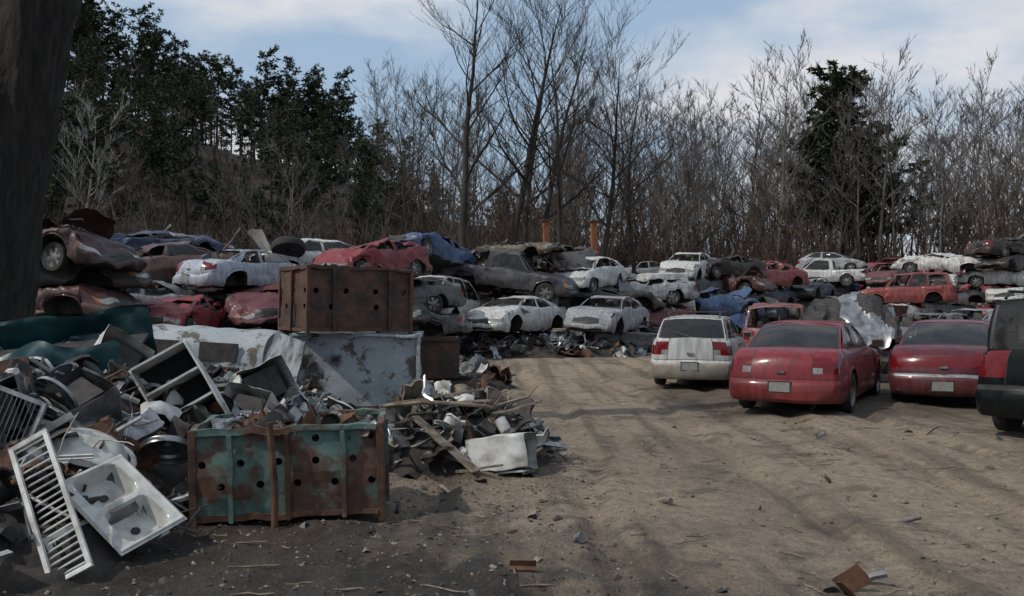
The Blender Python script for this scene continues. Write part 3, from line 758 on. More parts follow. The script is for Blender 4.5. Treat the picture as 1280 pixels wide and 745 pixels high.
for q in(-.45,.05): b.box((q-.35,-d_/2-.04,.83),(.16,.05,.14),'greym'); b.box((q-.35,-d_/2-.07,.83),(.09,.03,.07),'darkm')
obj('painted_metal_container',b.mesh('grey_container',30),(-2.55,14.9,0),(0,0,R(4)))
b=MB()
def shell(u,v):
    a=v*math.pi; yy=-math.cos(a); zz=math.sin(a)**.45
    return (u*1.05,yy*.75+.05*noise.noise(Vector((u*3,v*3,0))),.3+zz*.80+.12*noise.noise(Vector((u*2,v*2,5))))
b.grid(shell,list(np.linspace(-1,1,24)),list(np.linspace(0,1,24)),'greybin')
for sx in(-1.05,1.05):
    b.grid(lambda u,v:(sx,(-math.cos(u*math.pi))*.75,.3+v*(max(0,math.sin(u*math.pi))**.45)*.80),list(np.linspace(0,1,16)),[0,.5,1],'greybin')
for q in(-.5,.35): b.box((q,-.75,.72),(.6,.05,.28),'darkm')
obj('truck_bed_canopy',b.mesh('canopy',40),(-4.8,14.3,.22),(R(-4),R(3),R(-6)))
b=MB()
for dz,k in((0,'greybin'),(.02,'greym')):
    b.grid(lambda u,v:(u*.36,dz+.14*math.sin(v*3+u)+.09*noise.noise(Vector((u*3,v*3,2)))+.03*noise.noise(Vector((u*9,v*9,2))),v*1.2),list(np.linspace(-1,1,18)),list(np.linspace(0,1,24)),k)
obj('bent_white_panel',b.mesh('bent_panel',50),(-3.75,13.2,.1),(R(-14),R(16),R(-24)))
def openbox(b,c,s,mat,t=.03):
    x,y,z=c; w,d,h=s
    b.box((x,y-d/2+t/2,z+h/2),(w,t,h),mat); b.box((x,y+d/2-t/2,z+h/2),(w,t,h),mat)
    b.box((x-w/2+t/2,y,z+h/2),(t,d-2*t-.004,h),mat); b.box((x+w/2-t/2,y,z+h/2),(t,d-2*t-.004,h),mat)
    b.box((x,y,z+h*.4),(w-2*t-.004,d-2*t-.004,t),'darkm')
    b.box((x,y-d/2-.02,z+h-.03),(w+.03,.035,.05),mat); b.box((x,y-d/2-.02,z+.05),(w+.03,.035,.05),mat)
for (x,y,z,w0,d0,h0,ro) in((-1.15,15.2,.0,1.0,.9,.42,-4),(-1.28,15.4,.43,.7,.8,.7,6)):
    b=MB(); openbox(b,(0,0,0),(w0,d0,h0),'rustbin'); obj('rusty_steel_box',b.mesh('rust_box',0),(x,y,z),(0,0,R(ro)))

# ---------------------------------------------------------------- scrap piles
def piece(b,rng,p,big=1.0,mats=None):
    t=rng.random(); k=rng.choice(mats)
    rot=Euler((rng.uniform(-1.1,1.1),rng.uniform(-1.1,1.1),rng.uniform(0,6.3))).to_matrix()
    p=Vector(p); e=rot.to_euler(); sd_=rng.random()*50
    if t<.18:
        w,l=rng.uniform(.08,.26)*big,rng.uniform(.12,.34)*big; cu=rng.uniform(-1.2,1.2); am=rng.uniform(.05,.12)*big; fl=.035*big
        def f(u,v):
            q=Vector((max(-1,min(1,u))*w,max(-1,min(1,v))*l,cu*.12*v*v))
            q+=noise.noise_vector(Vector((u*w*7,v*l*7,sd_)))*am+noise.noise_vector(Vector((u*w*20,v*l*20,sd_)))*am*.35
            if abs(u)>1 or abs(v)>1: q.z-=fl
            return p+rot@q
        g_=[-1.001,-1,-.7,-.4,-.1,.2,.5,.8,1,1.001]
        b.grid(f,g_,g_,k)
    elif t<.40:
        l=rng.uniform(.3,1.0)*big; d=rot@Vector((1,0,0)); d.z*=.6; bnd=Vector((rng.uniform(-1,1),rng.uniform(-1,1),rng.uniform(-1,1)))*l*.2
        r_=rng.choice([.006,.009,.012,.02,.03])
        b.tube([p-d*l/2,p-d*l/6+bnd*.7,p+d*l/6+bnd,p+d*l/2],[r_]*4,7,k,True)
    elif t<.56:
        l=rng.uniform(.25,.9)*big; w=rng.uniform(.02,.06); e.y*=.5
        b.box(p,(l,w,.01),k,e); b.box(p+e.to_matrix()@Vector((0,w/2,w/2)),(l,.01,w),k,e)
    elif t<.66:
        q=p.copy(); pts=[]; d=Vector((rng.uniform(-1,1),rng.uniform(-1,1),rng.uniform(0,.6)))
        for i in range(9):
            pts.append(q.copy()); d=(d+Vector((rng.uniform(-1,1),rng.uniform(-1,1),rng.uniform(-1,.8)))*.6).normalized(); q=q+d*.08*big
        b.tube(pts,[.005]*9,4,k)
    elif t<.84:
        s=rng.uniform(.1,.36)*big
        sz=(s,s*rng.uniform(.4,1),s*rng.uniform(.3,.9))
        b.cbox(p,sz,k,e,n=4,amp=s*.16,fr=1.2/s,sd=sd_,openf=rng.choice([None,(0,1),(2,1),(1,-1)]))
    elif t<.93:
        r_=rng.uniform(.05,.16)*big; mx=Matrix.Translation(p)@rot.to_4x4(); h_=rng.choice([.1,.2,.3])*big*.6
        b.lathe([(.001,.0),(r_*.5,.01),(r_*.85,.0),(r_*.95,.02),(r_,h_),(r_*1.06,h_+.008),(r_*.94,h_),(r_*.88,.03)],18,mx,k)
    else:
        s=rng.uniform(.12,.26)*big
        b.cbox(p,(s,s*.8,s*.7),'engine',e,n=5,amp=s*.3,fr=1.5/s,sd=sd_)
        for _ in range(3): b.tube([p,p+rot@Vector((rng.uniform(-1,1),rng.uniform(-1,1),rng.uniform(.2,1)))*s*1.2],[s*.12,s*.09],8,'greym',True)
def pile(name,hf,region,n,seed,mats,big=1.0,core='heap',res=.12,keep=()):
    rng=random.Random(seed); b=MB(); x0,x1,y0,y1=region
    us=list(np.arange(x0,x1+res,res)); vs=list(np.arange(y0,y1+res,res))
    b.grid(lambda x,y:(x+.05*noise.noise(Vector((x*5,y*5,3))),y,hf(x,y)-.1+.13*noise.noise(Vector((x*3.1,y*3.1,1)))+.08*noise.noise(Vector((x*9,y*9,7)))),us,vs,core)
    c=0; tries=0
    while c<n and tries<n*12:
        tries+=1
        x=rng.uniform(x0,x1); y=rng.uniform(y0,y1); h=hf(x,y)
        if any(math.hypot(x-kx,y-ky)<kr for kx,ky,kr in keep): continue
        if h<.06: 
            if rng.random()>.02: continue
            h=.02
        piece(b,rng,(x,y,h+rng.uniform(-.04,.10)),big,mats); c+=1
    return obj(name,b.mesh(name,40))
def mound(cx,cy,rx,ry,h):
    return lambda x,y: h*max(0,1-((x-cx)/rx)**2-((y-cy)/ry)**2)
m1=mound(-4.6,8.6,2.5,3.4,1.0); m2=mound(-3.6,10.8,1.7,2.6,.72); m3=mound(-3.4,6.4,1.2,1.5,.42)
hfL=lambda x,y:max(m1(x,y),m2(x,y),m3(x,y))-.02
mt=['greym','darkm','darkm','rust','whitem','alu','greym','bluem','rust','darkm','plasticb','whitem']
pile('scrap_metal_pile',hfL,(-7.2,-2.1,4.9,13.4),1150,5,mt,1.0,keep=((-2.62,6.05,.48),(-2.5,5.5,.5),(-2.95,5.5,.3),(-2.83,7.35,.28),(-2.8,7.0,.3),(-3.2,8.4,.42)))
hfR=mound(-.75,9.9,1.25,1.0,.62)
pile('scrap_metal_pile',lambda x,y:hfR(x,y)-.02,(-2.0,.6,8.9,10.9),300,9,['greym','wood','darkm','rust','whitem','wood','alu','darkm'],.8,keep=((-.2,9.1,.3),))
rng=random.Random(12); b=MB()
for i in range(170):
    x=rng.uniform(-.6,.6); y=rng.uniform(-.38,.38); piece(b,rng,(x,y,.62+rng.uniform(0,.18)*(1-abs(x))),.5,['darkm','rust','greym','darkm','rust','alu','wood'])
obj('scrap_in_bin',b.mesh('bin_scrap',40),(-1.78,7.35,.0),(0,0,R(7)))
rng=random.Random(13); b=MB()
for i in range(60): piece(b,rng,(rng.uniform(-.7,.7),rng.uniform(-.5,.5),.95+rng.uniform(-.1,.1)),.6,['darkm','rust','rust','greym'])
obj('scrap_in_bin',b.mesh('bin_scrap2',40),(-2.75,14.6,1.22),(0,0,R(33)))
for (cx,cy,rx,ry,h,n,sd_) in((-5.2,17.5,3.6,2.6,.9,260,31),(-2.2,18,2.4,2.2,.7,120,32),(.6,29.0,4.4,1.2,.45,210,33),(-8.5,17,2.5,4,.8,160,34)):
    hh=mound(cx,cy,rx,ry,h); pile('scrap_metal_pile',(lambda q:lambda x,y:q(x,y)-.02)(hh),(cx-rx,cx+rx,cy-ry,cy+ry),n,sd_,mt,1.2,res=.2)
rng=random.Random(41); b=MB()
for i in range(90):
    x=rng.uniform(-1.2,1.8); piece(b,rng,(x,32.7+rng.uniform(-.6,.6),rng.uniform(3.0,3.6)),1.2,['darkm','wood','rust','greym','darkm','whitem','wood'])
obj('loose_scrap_on_wrecks',b.mesh('top_scrap',40))
b=MB()
for (p,q,w) in (((-1.0,9.1,.55),(-.35,8.75,.05),.14),((-1.4,9.4,.62),(-.3,9.6,.78),.05),((-.2,9.3,.55),(.3,9.1,.7),.05),((-.9,9.3,.66),(-.2,9.0,.72),.09),((-.55,8.9,.02),(-.1,8.7,.12),.07)):
    p=Vector(p); q=Vector(q); d=q-p; e=d.to_track_quat('X','Z').to_euler(); b.cbox((p+q)/2,(d.length,w,.022),'wood',e,n=6,amp=.012)
obj('broken_planks',b.mesh('planks',30))
b=MB(); pts=[(-1.3,9.0,.66),(-.9,8.97,.71),(-.55,8.93,.70),(-.2,9.0,.66),(.02,9.03,.72),(.15,9.05,.75),(.27,9.1,.87)]; b.tube(pts,[.026,.024,.022,.019,.016,.013,.005],6,'wood'); b.tube([pts[3],(-.1,8.9,.78),(.02,8.85,.83)],[.012,.009,.004],5,'wood')
obj('fallen_branch',b.mesh('branch',60))
def appliance(loc,rot,size,sd=1,k='whitem',amp=.05):
    w,d,h=size; b=MB()
    b.cbox((0,0,h/2),(w,d,h),k,None,9,amp,1.6,sd,openf=(2,1)); b.cbox((0,-d/2-.02,h*.52),(w*.92,.02,h*.8),k,None,8,amp*.6,2,sd+3)
    b.cbox((0,-d/2-.04,h*.9),(w*.7,.015,.02),'alu',None,5,.01); b.box((w*.3,-d/2-.05,h*.3),(.02,.02,.14),'darkm')
    return obj('broken_appliance',b.mesh('appliance',35),loc,rot)
appliance((-.42,9.25,.12),(R(82),R(8),R(72)),(.42,.36,.66),1,amp=.035)
appliance((-4.2,9.2,.9),(R(60),R(30),R(20)),(.5,.45,.7),2)
appliance((-3.6,7.6,.62),(R(30),R(20),R(-30)),(.45,.4,.5),3,'greym')
appliance((-4.3,7.4,.75),(R(80),R(-15),R(30)),(.5,.45,.6),4,'greym')
appliance((-2.95,8.3,.25),(R(15),R(-20),R(50)),(.4,.4,.45),5,'plasticb')
appliance((-2.75,9.7,.35),(R(60),R(10),R(-10)),(.5,.45,.6),6,'whitem',.04)
appliance((-4.9,6.9,.5),(R(40),R(-25),R(10)),(.5,.45,.7),7,'darkm')
appliance((-3.2,10.8,.55),(R(70),R(-20),R(40)),(.6,.5,.8),8,'whitem',.04)
b=MB()
def bedside(sg):
    def f(u,v):
        x=u*1.0; z=v*.62
        y=sg*(.72+.07*math.sin(v*math.pi)+ .05*math.exp(-((u-.1)/.38)**4)*(1-v))+.12*noise.noise(Vector((u*1.8,v*2,sg*4)))+.06*noise.noise(Vector((u*6,v*6,sg)))
        zz=z if v>.01 else (.32*max(0,1-((u-.1)/.34)**2)**.5)
        if v<.55: zz=max(zz,.32*max(0,1-((u-.1)/.34)**2)**.5)
        return (x,y,zz+.12*noise.noise(Vector((u*2,1,sg))))
    return f
for sg in(-1,1):
    b.grid(bedside(sg),list(np.linspace(-1,1,34)),[0,.12,.25,.4,.55,.7,.8,.88,.94,1],'teal')
b.grid(lambda u,v:(-1+.08*noise.noise(Vector((u*3,v*3,1))),v*.72,.05+u*.56+.05*noise.noise(Vector((u*3,v*3,1)))),[0,.3,.6,1],list(np.linspace(-1,1,14)),'teal')
b.box((0,0,.3),(1.96,1.3,.03),'darkm')
obj('pickup_truck_bed',b.mesh('teal_bed',40),(-4.9,9.3,.80),(R(14),R(-7),R(10)))
b=MB(); w,d,h=.56,.34,.85
b.cbox((-w/2,0,h/2),(.022,d,h),'whitem',None,6,.012); b.cbox((w/2,0,h/2),(.022,d,h),'whitem',None,6,.012); b.box((0,d/2,h/2),(w,.015,h),'black')
for z in(0,.28,.56,.85): b.box((0,0,z),(w-.03,d-.02,.022),'whitem')
obj('metal_shelf_unit',b.mesh('shelf',0),(-2.98,8.6,.46),(R(-12),R(-30),R(16)))
b=MB(); b.lathe([(.001,0),(.16,0),(.22,.04),(.27,.16),(.30,.17),(.29,.155),(.25,.15),(.2,.03),(.001,.02)],30,Matrix.Rotation(R(90),4,'X'),'sink')
b.v=[tuple(Vector((p[0]*1.25,p[1],p[2]))+noise.noise_vector(Vector(p)*4)*.02) for p in b.v]
o=obj('enamel_wash_tub',b.mesh('tub',50),(-3.25,6.75,.62)); o.rotation_euler=(R(-142),R(12),R(10))
b=MB()
def sinkz(x,y):
    z=0
    for cx in(-.2,.2):
        dx=abs(x-cx)/.165; dy=abs(y)/.17; q=(dx**5+dy**5)**(1/5)
        t=min(1,max(0,(1.08-q)/.16)); z=min(z,-.15*t*t*(3-2*t)- (.008*(1-q) if q<1 else 0))
    e=max(abs(x)/.42,abs(y)/.28)
    if e>.96: z-=.012
    if .89<e<.95: z+=.006
    return z
b.grid(lambda x,y:(x,y,sinkz(x,y)),list(np.linspace(-.42,.42,71)),list(np.linspace(-.28,.28,49)),'sink')
b.grid(lambda x,y:(x,y,sinkz(x,y)-.012),list(np.linspace(-.41,.41,29)),list(np.linspace(-.27,.27,21)),'greym')
for cx in(-.2,.2): b.lathe([(.035,.0),(.03,.004),(.02,-.004),(.001,-.004)],16,Matrix.Translation((cx,0,-.150))@Matrix.Rotation(R(90),4,'X'),'darkm')
sk=obj('kitchen_sink',b.mesh('kitchen_sink',50),(-2.66,6.05,.36)); sk.scale=(.9,.9,.9)
sk.rotation_euler=(Matrix.Rotation(R(14),4,'Z')@Matrix.Rotation(R(36),4,'X')@Matrix.Rotation(R(10),4,'Y')@Matrix.Rotation(R(-48),4,'Z')).to_euler()
def shutter(name,w,h,n,loc,mx,mat='whitem'):
    b=MB()
    for sx in(-w/2,w/2): b.box((sx,0,h/2),(.03,.025,h),mat)
    for z in(0,h): b.box((0,0,z),(w+.03,.025,.03),mat)
    for i in range(n): b.box((0,0,(i+.7)*h/(n+.4)),(w-.032,.035,.008),mat,Euler((R(38),R(random.Random(i).uniform(-1,1)),0)))
    b.v=[tuple(Vector(p)+Vector((0,.06*math.sin(p[2]/h*2.6)+.02*noise.noise(Vector(p)*4),0))) for p in b.v]
    o=obj(name,b.mesh(name,0),loc); o.rotation_euler=mx.to_euler(); return o
shutter('louvred_metal_panel',.24,1.0,20,(-2.70,5.45,.04),Matrix.Rotation(R(8),4,'Z')@Matrix.Rotation(R(-30),4,'Y')@Matrix.Rotation(R(-28),4,'X'),'whitem')
shutter('louvred_metal_panel',.42,.8,16,(-3.55,6.6,.75),Matrix.Rotation(R(20),4,'Z')@Matrix.Rotation(R(-70),4,'Y')@Matrix.Rotation(R(-30),4,'X'),'alu')
shutter('radiator_grille',.3,.7,26,(-2.95,5.75,.04),Matrix.Rotation(R(-10),4,'Z')@Matrix.Rotation(R(62),4,'Y')@Matrix.Rotation(R(-50),4,'X'),'whitem')
b=MB(); b.lathe([(.001,.01),(.05,.01),(.06,-.02),(.15,-.015),(.16,.01),(.2,.015),(.21,0),(.21,.05),(.195,.05)],28,Matrix(),'alu')
o=obj('round_metal_lid',b.mesh('lid',40),(-2.83,7.3,.52)); o.rotation_euler=(R(180+52),0,R(12))
b=MB(); b.lathe([(.03,.03),(.04,.03),(.12,.02),(.19,.0),(.2,-.01),(.2,.02)],22,Matrix(),lambda i,q:'alu' if (q%2 or i!=2) else 'darkm')
o=obj('hubcap',b.mesh('hubcap',40),(-3.7,7.2,.95)); o.rotation_euler=(R(35),0,R(-25))
b=MB(); b.lathe([(.05,-.08),(.2,-.09),(.33,-.09),(.36,0),(.33,.09),(.22,.09),(.2,.05),(.06,.05),(.001,.05)],24,Matrix(),lambda i,q:'tire' if i<5 else 'rim')
o=obj('loose_wheel',b.mesh('wheel',40),(-6.35,25.2,3.3)); o.rotation_euler=(R(62),0,R(15)); o.scale=(1.4,1.2,1.4)

# ---------------------------------------------------------------- ground debris
b=MB(); rng=random.Random(77)
for i in range(5600):
    y=3.0+rng.random()**1.7*20; x=rng.uniform(-.55,.62)*y*1.1; k=rng.choice(['stone','stone','clod','wood','darkm','clod'])
    if rng.random()<.5: x=rng.uniform(-3.2,.8); y=3.0+rng.random()**1.2*8; k=rng.choice(['clod','clod','clod','darkm','stone'])
    s=rng.uniform(.006,.022)*(2.4 if rng.random()<.05 else 1); z=gz(x,y)
    e=Euler((rng.uniform(-.4,.4),rng.uniform(-.4,.4),rng.uniform(0,6)))
    B=len(b.v)
    pts=[Vector((rng.uniform(.6,1)*math.cos(a)*s*1.4,rng.uniform(.6,1)*math.sin(a)*s,rng.uniform(-.2,.2)*s)) for a in [j*math.pi/3 for j in range(6)]]
    for p in pts: b.v.append(tuple(Vector((x,y,z))+e.to_matrix()@p))
    b.v.append((x,y,z+s*.7))
    for j in range(6): b.face((B+j,B+(j+1)%6,B+6),k)
obj('gravel',b.mesh('gravel',0))
b=MB()
for i in range(190):
    y=3.5+rng.random()**1.4*14; x=rng.uniform(-.35,.6)*y; l=rng.uniform(.04,.2)*(2.2 if rng.random()<.1 else 1); a=rng.uniform(0,6.3); z=gz(x,y)+.008
    pts=[(x+math.cos(a)*l*t+rng.uniform(-.02,.02),y+math.sin(a)*l*t*.6+rng.uniform(-.02,.02),z+rng.uniform(0,.012)) for t in(-1,-.4,.2,.7,1)]
    b.tube(pts,[.004,.006,.006,.005,.002],5,'wood')
obj('scattered_twigs',b.mesh('twigs',50))
b=MB()
for i in range(70):
    y=4+rng.random()*9; x=rng.uniform(-2.6,.5) if i%2 else rng.uniform(-.4,.55)*y; piece(b,rng,(x,y,gz(x,y)+.02),.25,['darkm','rust','greym','wood','stone'])
obj('scattered_scrap_bits',b.mesh('bits',40))

# ---------------------------------------------------------------- trees
def bare_tree(b,rng,H,r0,lean=(0,0),nl=14,ns=7,nt=7,first=.3,k='barktwig',spread=1.0,tw=.016,wob=.07,sub=True):
    pts=[];rad=[]; p=Vector((0,0,-.5)); d=Vector((lean[0],lean[1],1)).normalized(); n=11
    for i in range(n+1):
        pts.append(p.copy()); rad.append(max(.012,r0*(1-i/n)**.8))
        d=(d+Vector((rng.uniform(-1,1),rng.uniform(-1,1),.5))*wob).normalized(); p=p+d*(H+.5)/n
    rad[0]*=1.35
    b.tube(pts,rad,7,k)
    def at(t):
        f=t*n; i=min(n-1,int(f)); return pts[i].lerp(pts[i+1],f-i),rad[i]*(1-(f-i))+rad[i+1]*(f-i)
    for a in range(nl):
        t=first+(1-first)*((a+rng.random())/nl)**.9; t=min(t,.985)
        q,rr_=at(t); az_=a*2.4+rng.uniform(-.6,.6)
        up=rng.uniform(.5,1.3); D=Vector((math.cos(az_),math.sin(az_),up)).normalized()
        L1=H*rng.uniform(.24,.40)*(1.12-t*.6)*spread; lp=[q.copy()]; lr=[rr_*.6]; pp=q.copy()
        for i in range(5):
            D=(D+Vector((rng.uniform(-1,1),rng.uniform(-1,1),rng.uniform(-.3,.8)))*.24).normalized(); pp=pp+D*L1/5; lp.append(pp.copy()); lr.append(max(.008,rr_*.6*(1-(i+1)/5.5)))
        b.tube(lp,lr,4,k)
        for s_ in range(ns):
            f=rng.uniform(.2,1)*4.99; i=int(f); q2=lp[i].lerp(lp[i+1],f-i); r2=lr[i]*.5
            D2=((lp[i+1]-lp[i]).normalized()+Vector((rng.uniform(-1,1),rng.uniform(-1,1),rng.uniform(-.3,1)))*.8).normalized()
            L2=L1*rng.uniform(.3,.6); m=q2+D2*L2*.5; e=m+(D2+Vector((rng.uniform(-1,1),rng.uniform(-1,1),.6))*.25).normalized()*L2*.5
            r2=max(r2,tw*.6); b.tube([q2,m,e],[r2,r2*.6,.004],3,k)
            for u_ in range(nt):
                f2=rng.uniform(.15,1); q3=q2.lerp(m,f2*2) if f2<.5 else m.lerp(e,f2*2-1)
                D3=(D2+Vector((rng.uniform(-1,1),rng.uniform(-1,1),rng.uniform(-.1,1)))*.8).normalized(); L3=L2*rng.uniform(.25,.6)
                e3=q3+D3*L3; b.sliver(q3,e3,tw*1.2,k,rng)
                if sub: q4=q3.lerp(e3,.5); b.sliver(q4,q4+(D3+Vector((rng.uniform(-1,1),rng.uniform(-1,1),.3))*.7).normalized()*L3*.5,tw*.8,k,rng)
TREES=[]
for i in range(7):
    b=MB(); rng=random.Random(100+i); bare_tree(b,rng,rng.uniform(13,15.5),rng.uniform(.08,.15),(rng.uniform(-.08,.08),rng.uniform(-.08,.08)),18,7,6,rng.uniform(.2,.4),'barktwig',.8,.030,.08,sub=False)
    TREES.append(b.mesh('bare_tree_mesh',60))
BRUSH=[]
for i in range(4):
    b=MB(); rng=random.Random(200+i)
    for s_ in range(13):
        a=rng.uniform(0,6.3); D=Vector((math.cos(a)*.4,math.sin(a)*.4,1)).normalized(); L1=rng.uniform(2.0,5.0); base=Vector((rng.uniform(-1.2,1.2),rng.uniform(-1.2,1.2),-.1))
        m=base+D*L1*.5; e=m+(D+Vector((rng.uniform(-1,1),rng.uniform(-1,1),.3))*.3).normalized()*L1*.5
        b.tube([base,m,e],[.03,.02,.005],3,'brush')
        for u_ in range(16):
            f2=rng.uniform(.1,1); q=base.lerp(m,f2*2) if f2<.5 else m.lerp(e,f2*2-1)
            D3=(D+Vector((rng.uniform(-1,1),rng.uniform(-1,1),rng.uniform(0,.8)))*.8).normalized(); L3=rng.uniform(.4,1.4); e3=q+D3*L3
            b.sliver(q,e3,.038,'brush',rng)
            q4=q.lerp(e3,rng.random()); b.sliver(q4,q4+(D3+Vector((rng.uniform(-1,1),rng.uniform(-1,1),.3))*.8).normalized()*L3*.6,.024,'brush',rng)
    BRUSH.append(b.mesh('brush_mesh',0))
def pine(b,rng,H,r0,first=.35,dens=1.0,wid=.2,lv=22,ls=.08):
    pts=[]; p=Vector((0,0,-.5)); d=Vector((rng.uniform(-.05,.05),rng.uniform(-.05,.05),1)); n=8
    for i in range(n+1): pts.append(p.copy()); d=(d+Vector((rng.uniform(-1,1),rng.uniform(-1,1),.5))*.04).normalized(); p=p+d*(H+.5)/n
    b.tube(pts,[r0*(1-.9*i/n) for i in range(n+1)],7,'bark')
    nb=int(50*dens)
    for a in range(nb):
        t=first+(1-first)*(a+rng.random())/nb; f=min(n-.01,t*n); i=int(f); q=pts[i].lerp(pts[i+1],f-i)
        az_=rng.uniform(0,6.3); rel=(t-first)/(1-first)
        L1=H*wid*(math.sin(min(1,rel*1.15+.25)*math.pi*.93)**.6+.12)*rng.uniform(.45,1.2)
        D=Vector((math.cos(az_),math.sin(az_),rng.uniform(-.1,.4)+rel*.5)).normalized(); e=q+D*L1
        b.tube([q,q.lerp(e,.5)-Vector((0,0,.1)),e],[.05,.03,.01],3,'bark')
        nc=max(2,int(L1/.5))
        for c in range(nc):
            cc_=q.lerp(e,.3+.7*(c+1)/nc)+Vector((rng.uniform(-.35,.35),rng.uniform(-.35,.35),rng.uniform(-.1,.3)))
            cr_=rng.uniform(.35,.7)
            for l in range(lv):
                v=Vector((rng.gauss(0,1),rng.gauss(0,1),rng.gauss(.2,.6))).normalized(); p0=cc_+v*cr_*rng.uniform(0,.45); p1=p0+v*cr_*rng.uniform(.5,.9)
                o=v.cross(Vector((rng.uniform(-1,1),rng.uniform(-1,1),rng.uniform(-1,1)))).normalized()*ls
                B=len(b.v); b.v+=[tuple(p0-o),tuple(p0+o),tuple(p1)]; b.face((B,B+1,B+2),'needles')
PINES=[]
for i in range(5):
    b=MB(); rng=random.Random(300+i); pine(b,rng,rng.uniform(12,15),.2,(.12,.3,.45,.2,.55)[i],(1,1,.9,1,.7)[i],rng.uniform(.18,.24),14,.12); PINES.append(b.mesh('pine_mesh',0))
rng=random.Random(55)
def hz(x,y): return float(hill(np.array([x]),np.array([y]))[0])
e=empty('distant_tree_line')
for i in range(215):
    y=rng.uniform(66,112); px=rng.uniform(.05,.68) if rng.random()<.82 else rng.uniform(-.16,.07); x=px*y
    obj('bare_tree_instance',rng.choice(TREES),(x,y,hz(x,y)-.1),(0,0,rng.uniform(0,6.3)),rng.uniform(.72,1.22)*(1+.004*(y-66))*(.72 if px<.07 else 1.0),e)
e2=empty('hillside_woodland')
for i in range(75):
    y=rng.uniform(54,105); x=rng.uniform(-.68,-.05)*y
    obj('bare_tree_instance',rng.choice(TREES),(x,y,hz(x,y)-.1),(0,0,rng.uniform(0,6.3)),rng.uniform(.3,.58),e2)
for i in range(120):
    y=rng.uniform(45,88); x=rng.uniform(-.68,.05)*y
    obj('brush_instance',rng.choice(BRUSH),(x,y,hz(x,y)-.1),(0,0,rng.uniform(0,6.3)),rng.uniform(.7,1.5),e2)
for i in range(95):
    y=rng.uniform(64,90); x=rng.uniform(.0,.68)*y
    obj('brush_instance',rng.choice(BRUSH),(x,y,hz(x,y)-.1),(0,0,rng.uniform(0,6.3)),rng.uniform(1.1,2.3),e2)
e3=empty('hillside_pine_forest')
for i in range(205):
    u=rng.random()
    if u<.32: y=rng.uniform(104,120); x=rng.uniform(-.66,-.18)*y; s=rng.uniform(.55,1.0)
    elif u<.86: y=rng.uniform(60,108); x=rng.uniform(-.66,-.12)*y; s=rng.uniform(.38,.72)
    else: y=rng.uniform(80,112); x=rng.uniform(-.18,.08)*y; s=rng.uniform(.3,.5)
    obj('pine_instance',rng.choice(PINES),(x,y,hz(x,y)-.2),(0,0,rng.uniform(0,6.3)),s,e3)
for (x,y,s) in ((44,98,.8),(52,104,.7),(20,104,.6),(60,100,.8),(-12,70,.45),(-9,74,.5),(36,90,.5),(47,88,.5),(-52,100,1.15),(-56,104,1.1),(-47,106,1.0),(-43,108,.95),(-30,108,.8),(-36,106,.9)):
    obj('pine_instance',PINES[4] if x<-20 else rng.choice(PINES),(x,y,hz(x,y)-.2),(0,0,rng.uniform(0,6.3)),s,e3)
b=MB(); pine(b,random.Random(9),18.3,.28,.30,3.2,.27,22,.13)
obj('pine_tree',b.mesh('pine_tree',0),(28.8,76,hz(29,76)-.3))
for i,(x,y,H,r0,ln,nl,first) in enumerate(((-2.0,44,18,.25,(-.12,0),18,.30),(-.2,45,17,.26,(.0,.0),16,.32),(.5,47.5,16.5,.17,(-.03,0),14,.3),(1.4,47,17,.20,(.04,0),16,.3),(2.6,44,14,.20,(.08,0),15,.3),(4.4,46,14,.20,(.14,0),16,.28),(6.6,49,12.5,.16,(.08,0),14,.25),(-5,50,12,.12,(-.25,0),12,.4))):
    b=MB(); rngt=random.Random(400+i); bare_tree(b,rngt,H,r0,ln,nl,9,8,first,'darktwig',1.15,.015,.09)
    obj('bare_tree',b.mesh('bare_tree',60),(x,y,hz(x,y)-.1))
b=MB(); bare_tree(b,random.Random(450),10,.14,(0,0),16,8,8,.15,'greytree',1.2,.024)
obj('pale_bare_tree',b.mesh('pale_bare_tree',60),(-29,60,hz(-29,60)-.1))
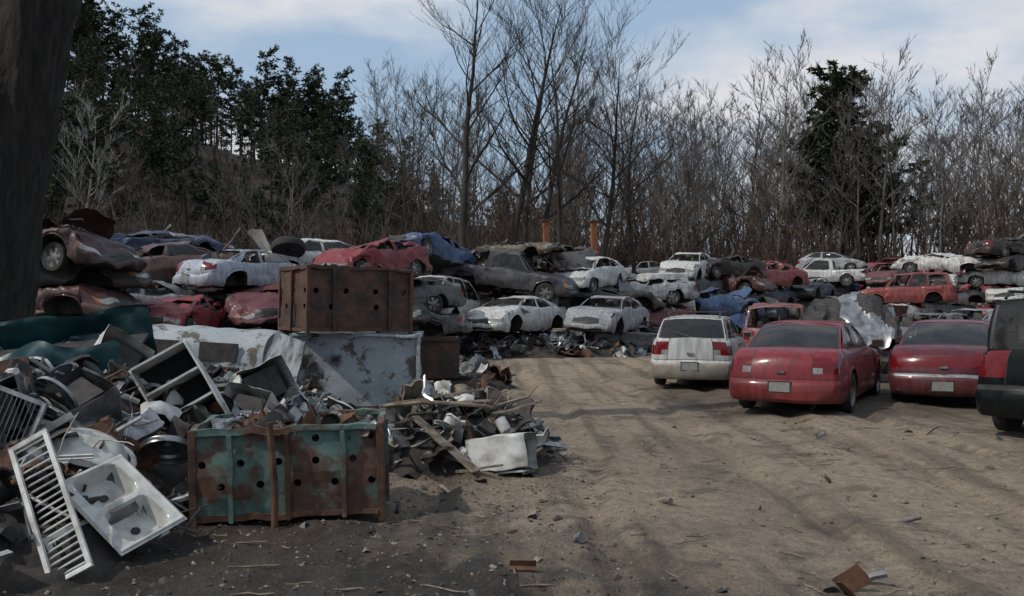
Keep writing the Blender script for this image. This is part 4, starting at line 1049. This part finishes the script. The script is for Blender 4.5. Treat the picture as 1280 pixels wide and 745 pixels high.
b=MB(); bare_tree(b,random.Random(452),9,.1,(0,0),14,8,8,.2,'barktwig',1.1,.02)
me=b.mesh('small_tree',60)
obj('bare_tree',me,(-12.5,50,hz(-12.5,50)-.1)); obj('bare_tree',me,(11,60,hz(11,60)-.1),(0,0,2))
# foreground trunk at the left
b=MB(); rngt=random.Random(5)
pts=[Vector((-.42,0,-.4)),Vector((-.30,0,.1)),Vector((-.2,0,1)),Vector((.0,0,2.5)),Vector((.25,0,4)),Vector((.56,.0,5.6)),Vector((.85,.1,8)),Vector((1.0,.2,11)),Vector((1.2,.3,13))]
fp=[];fr=[]
rd=[.75,.62,.54,.5,.47,.44,.36,.2,.06]
for i in range(len(pts)-1):
    for q in range(14): t=q/14; fp.append(pts[i].lerp(pts[i+1],t)); fr.append(rd[i]*(1-t)+rd[i+1]*t)
fp.append(pts[-1]); fr.append(rd[-1])
b.tube(fp,fr,72,'bark')
nv=[]
for p in b.v:
    p=Vector(p); ax_=float(np.interp(p.z,[q.z for q in pts],[q.x for q in pts]))
    n_=noise.noise(Vector((p.x*6,p.y*6,p.z*1.2)))*.05+abs(noise.noise(Vector((p.x*16,p.y*16,p.z*2.2))))*.07
    c=Vector((p.x-ax_,p.y,0)); nv.append(tuple(p+(c.normalized()*n_ if c.length>.01 else Vector())))
b.v=nv
for a in range(7):
    z=rngt.uniform(8,12.5); az_=a*2.3; q=Vector((.88,.15,z)); D=Vector((math.cos(az_),math.sin(az_),1.1)).normalized(); L1=rngt.uniform(1.6,2.6)
    lp=[q+D*L1*t+Vector((0,0,.3*t*t)) for t in(0,.3,.6,1)]; b.tube(lp,[.09,.06,.035,.01],6,'bark')
    for s_ in range(10):
        t=rngt.uniform(.3,1); p0=q+D*L1*t; D2=(D+Vector((rngt.uniform(-1,1),rngt.uniform(-1,1),.4))*.8).normalized(); b.tube([p0,p0+D2*.5,p0+D2*.9+Vector((0,0,.2))],[.02,.012,.004],3,'bark')
obj('large_tree',b.mesh('large_tree',70),(-6.55,11.2,0))
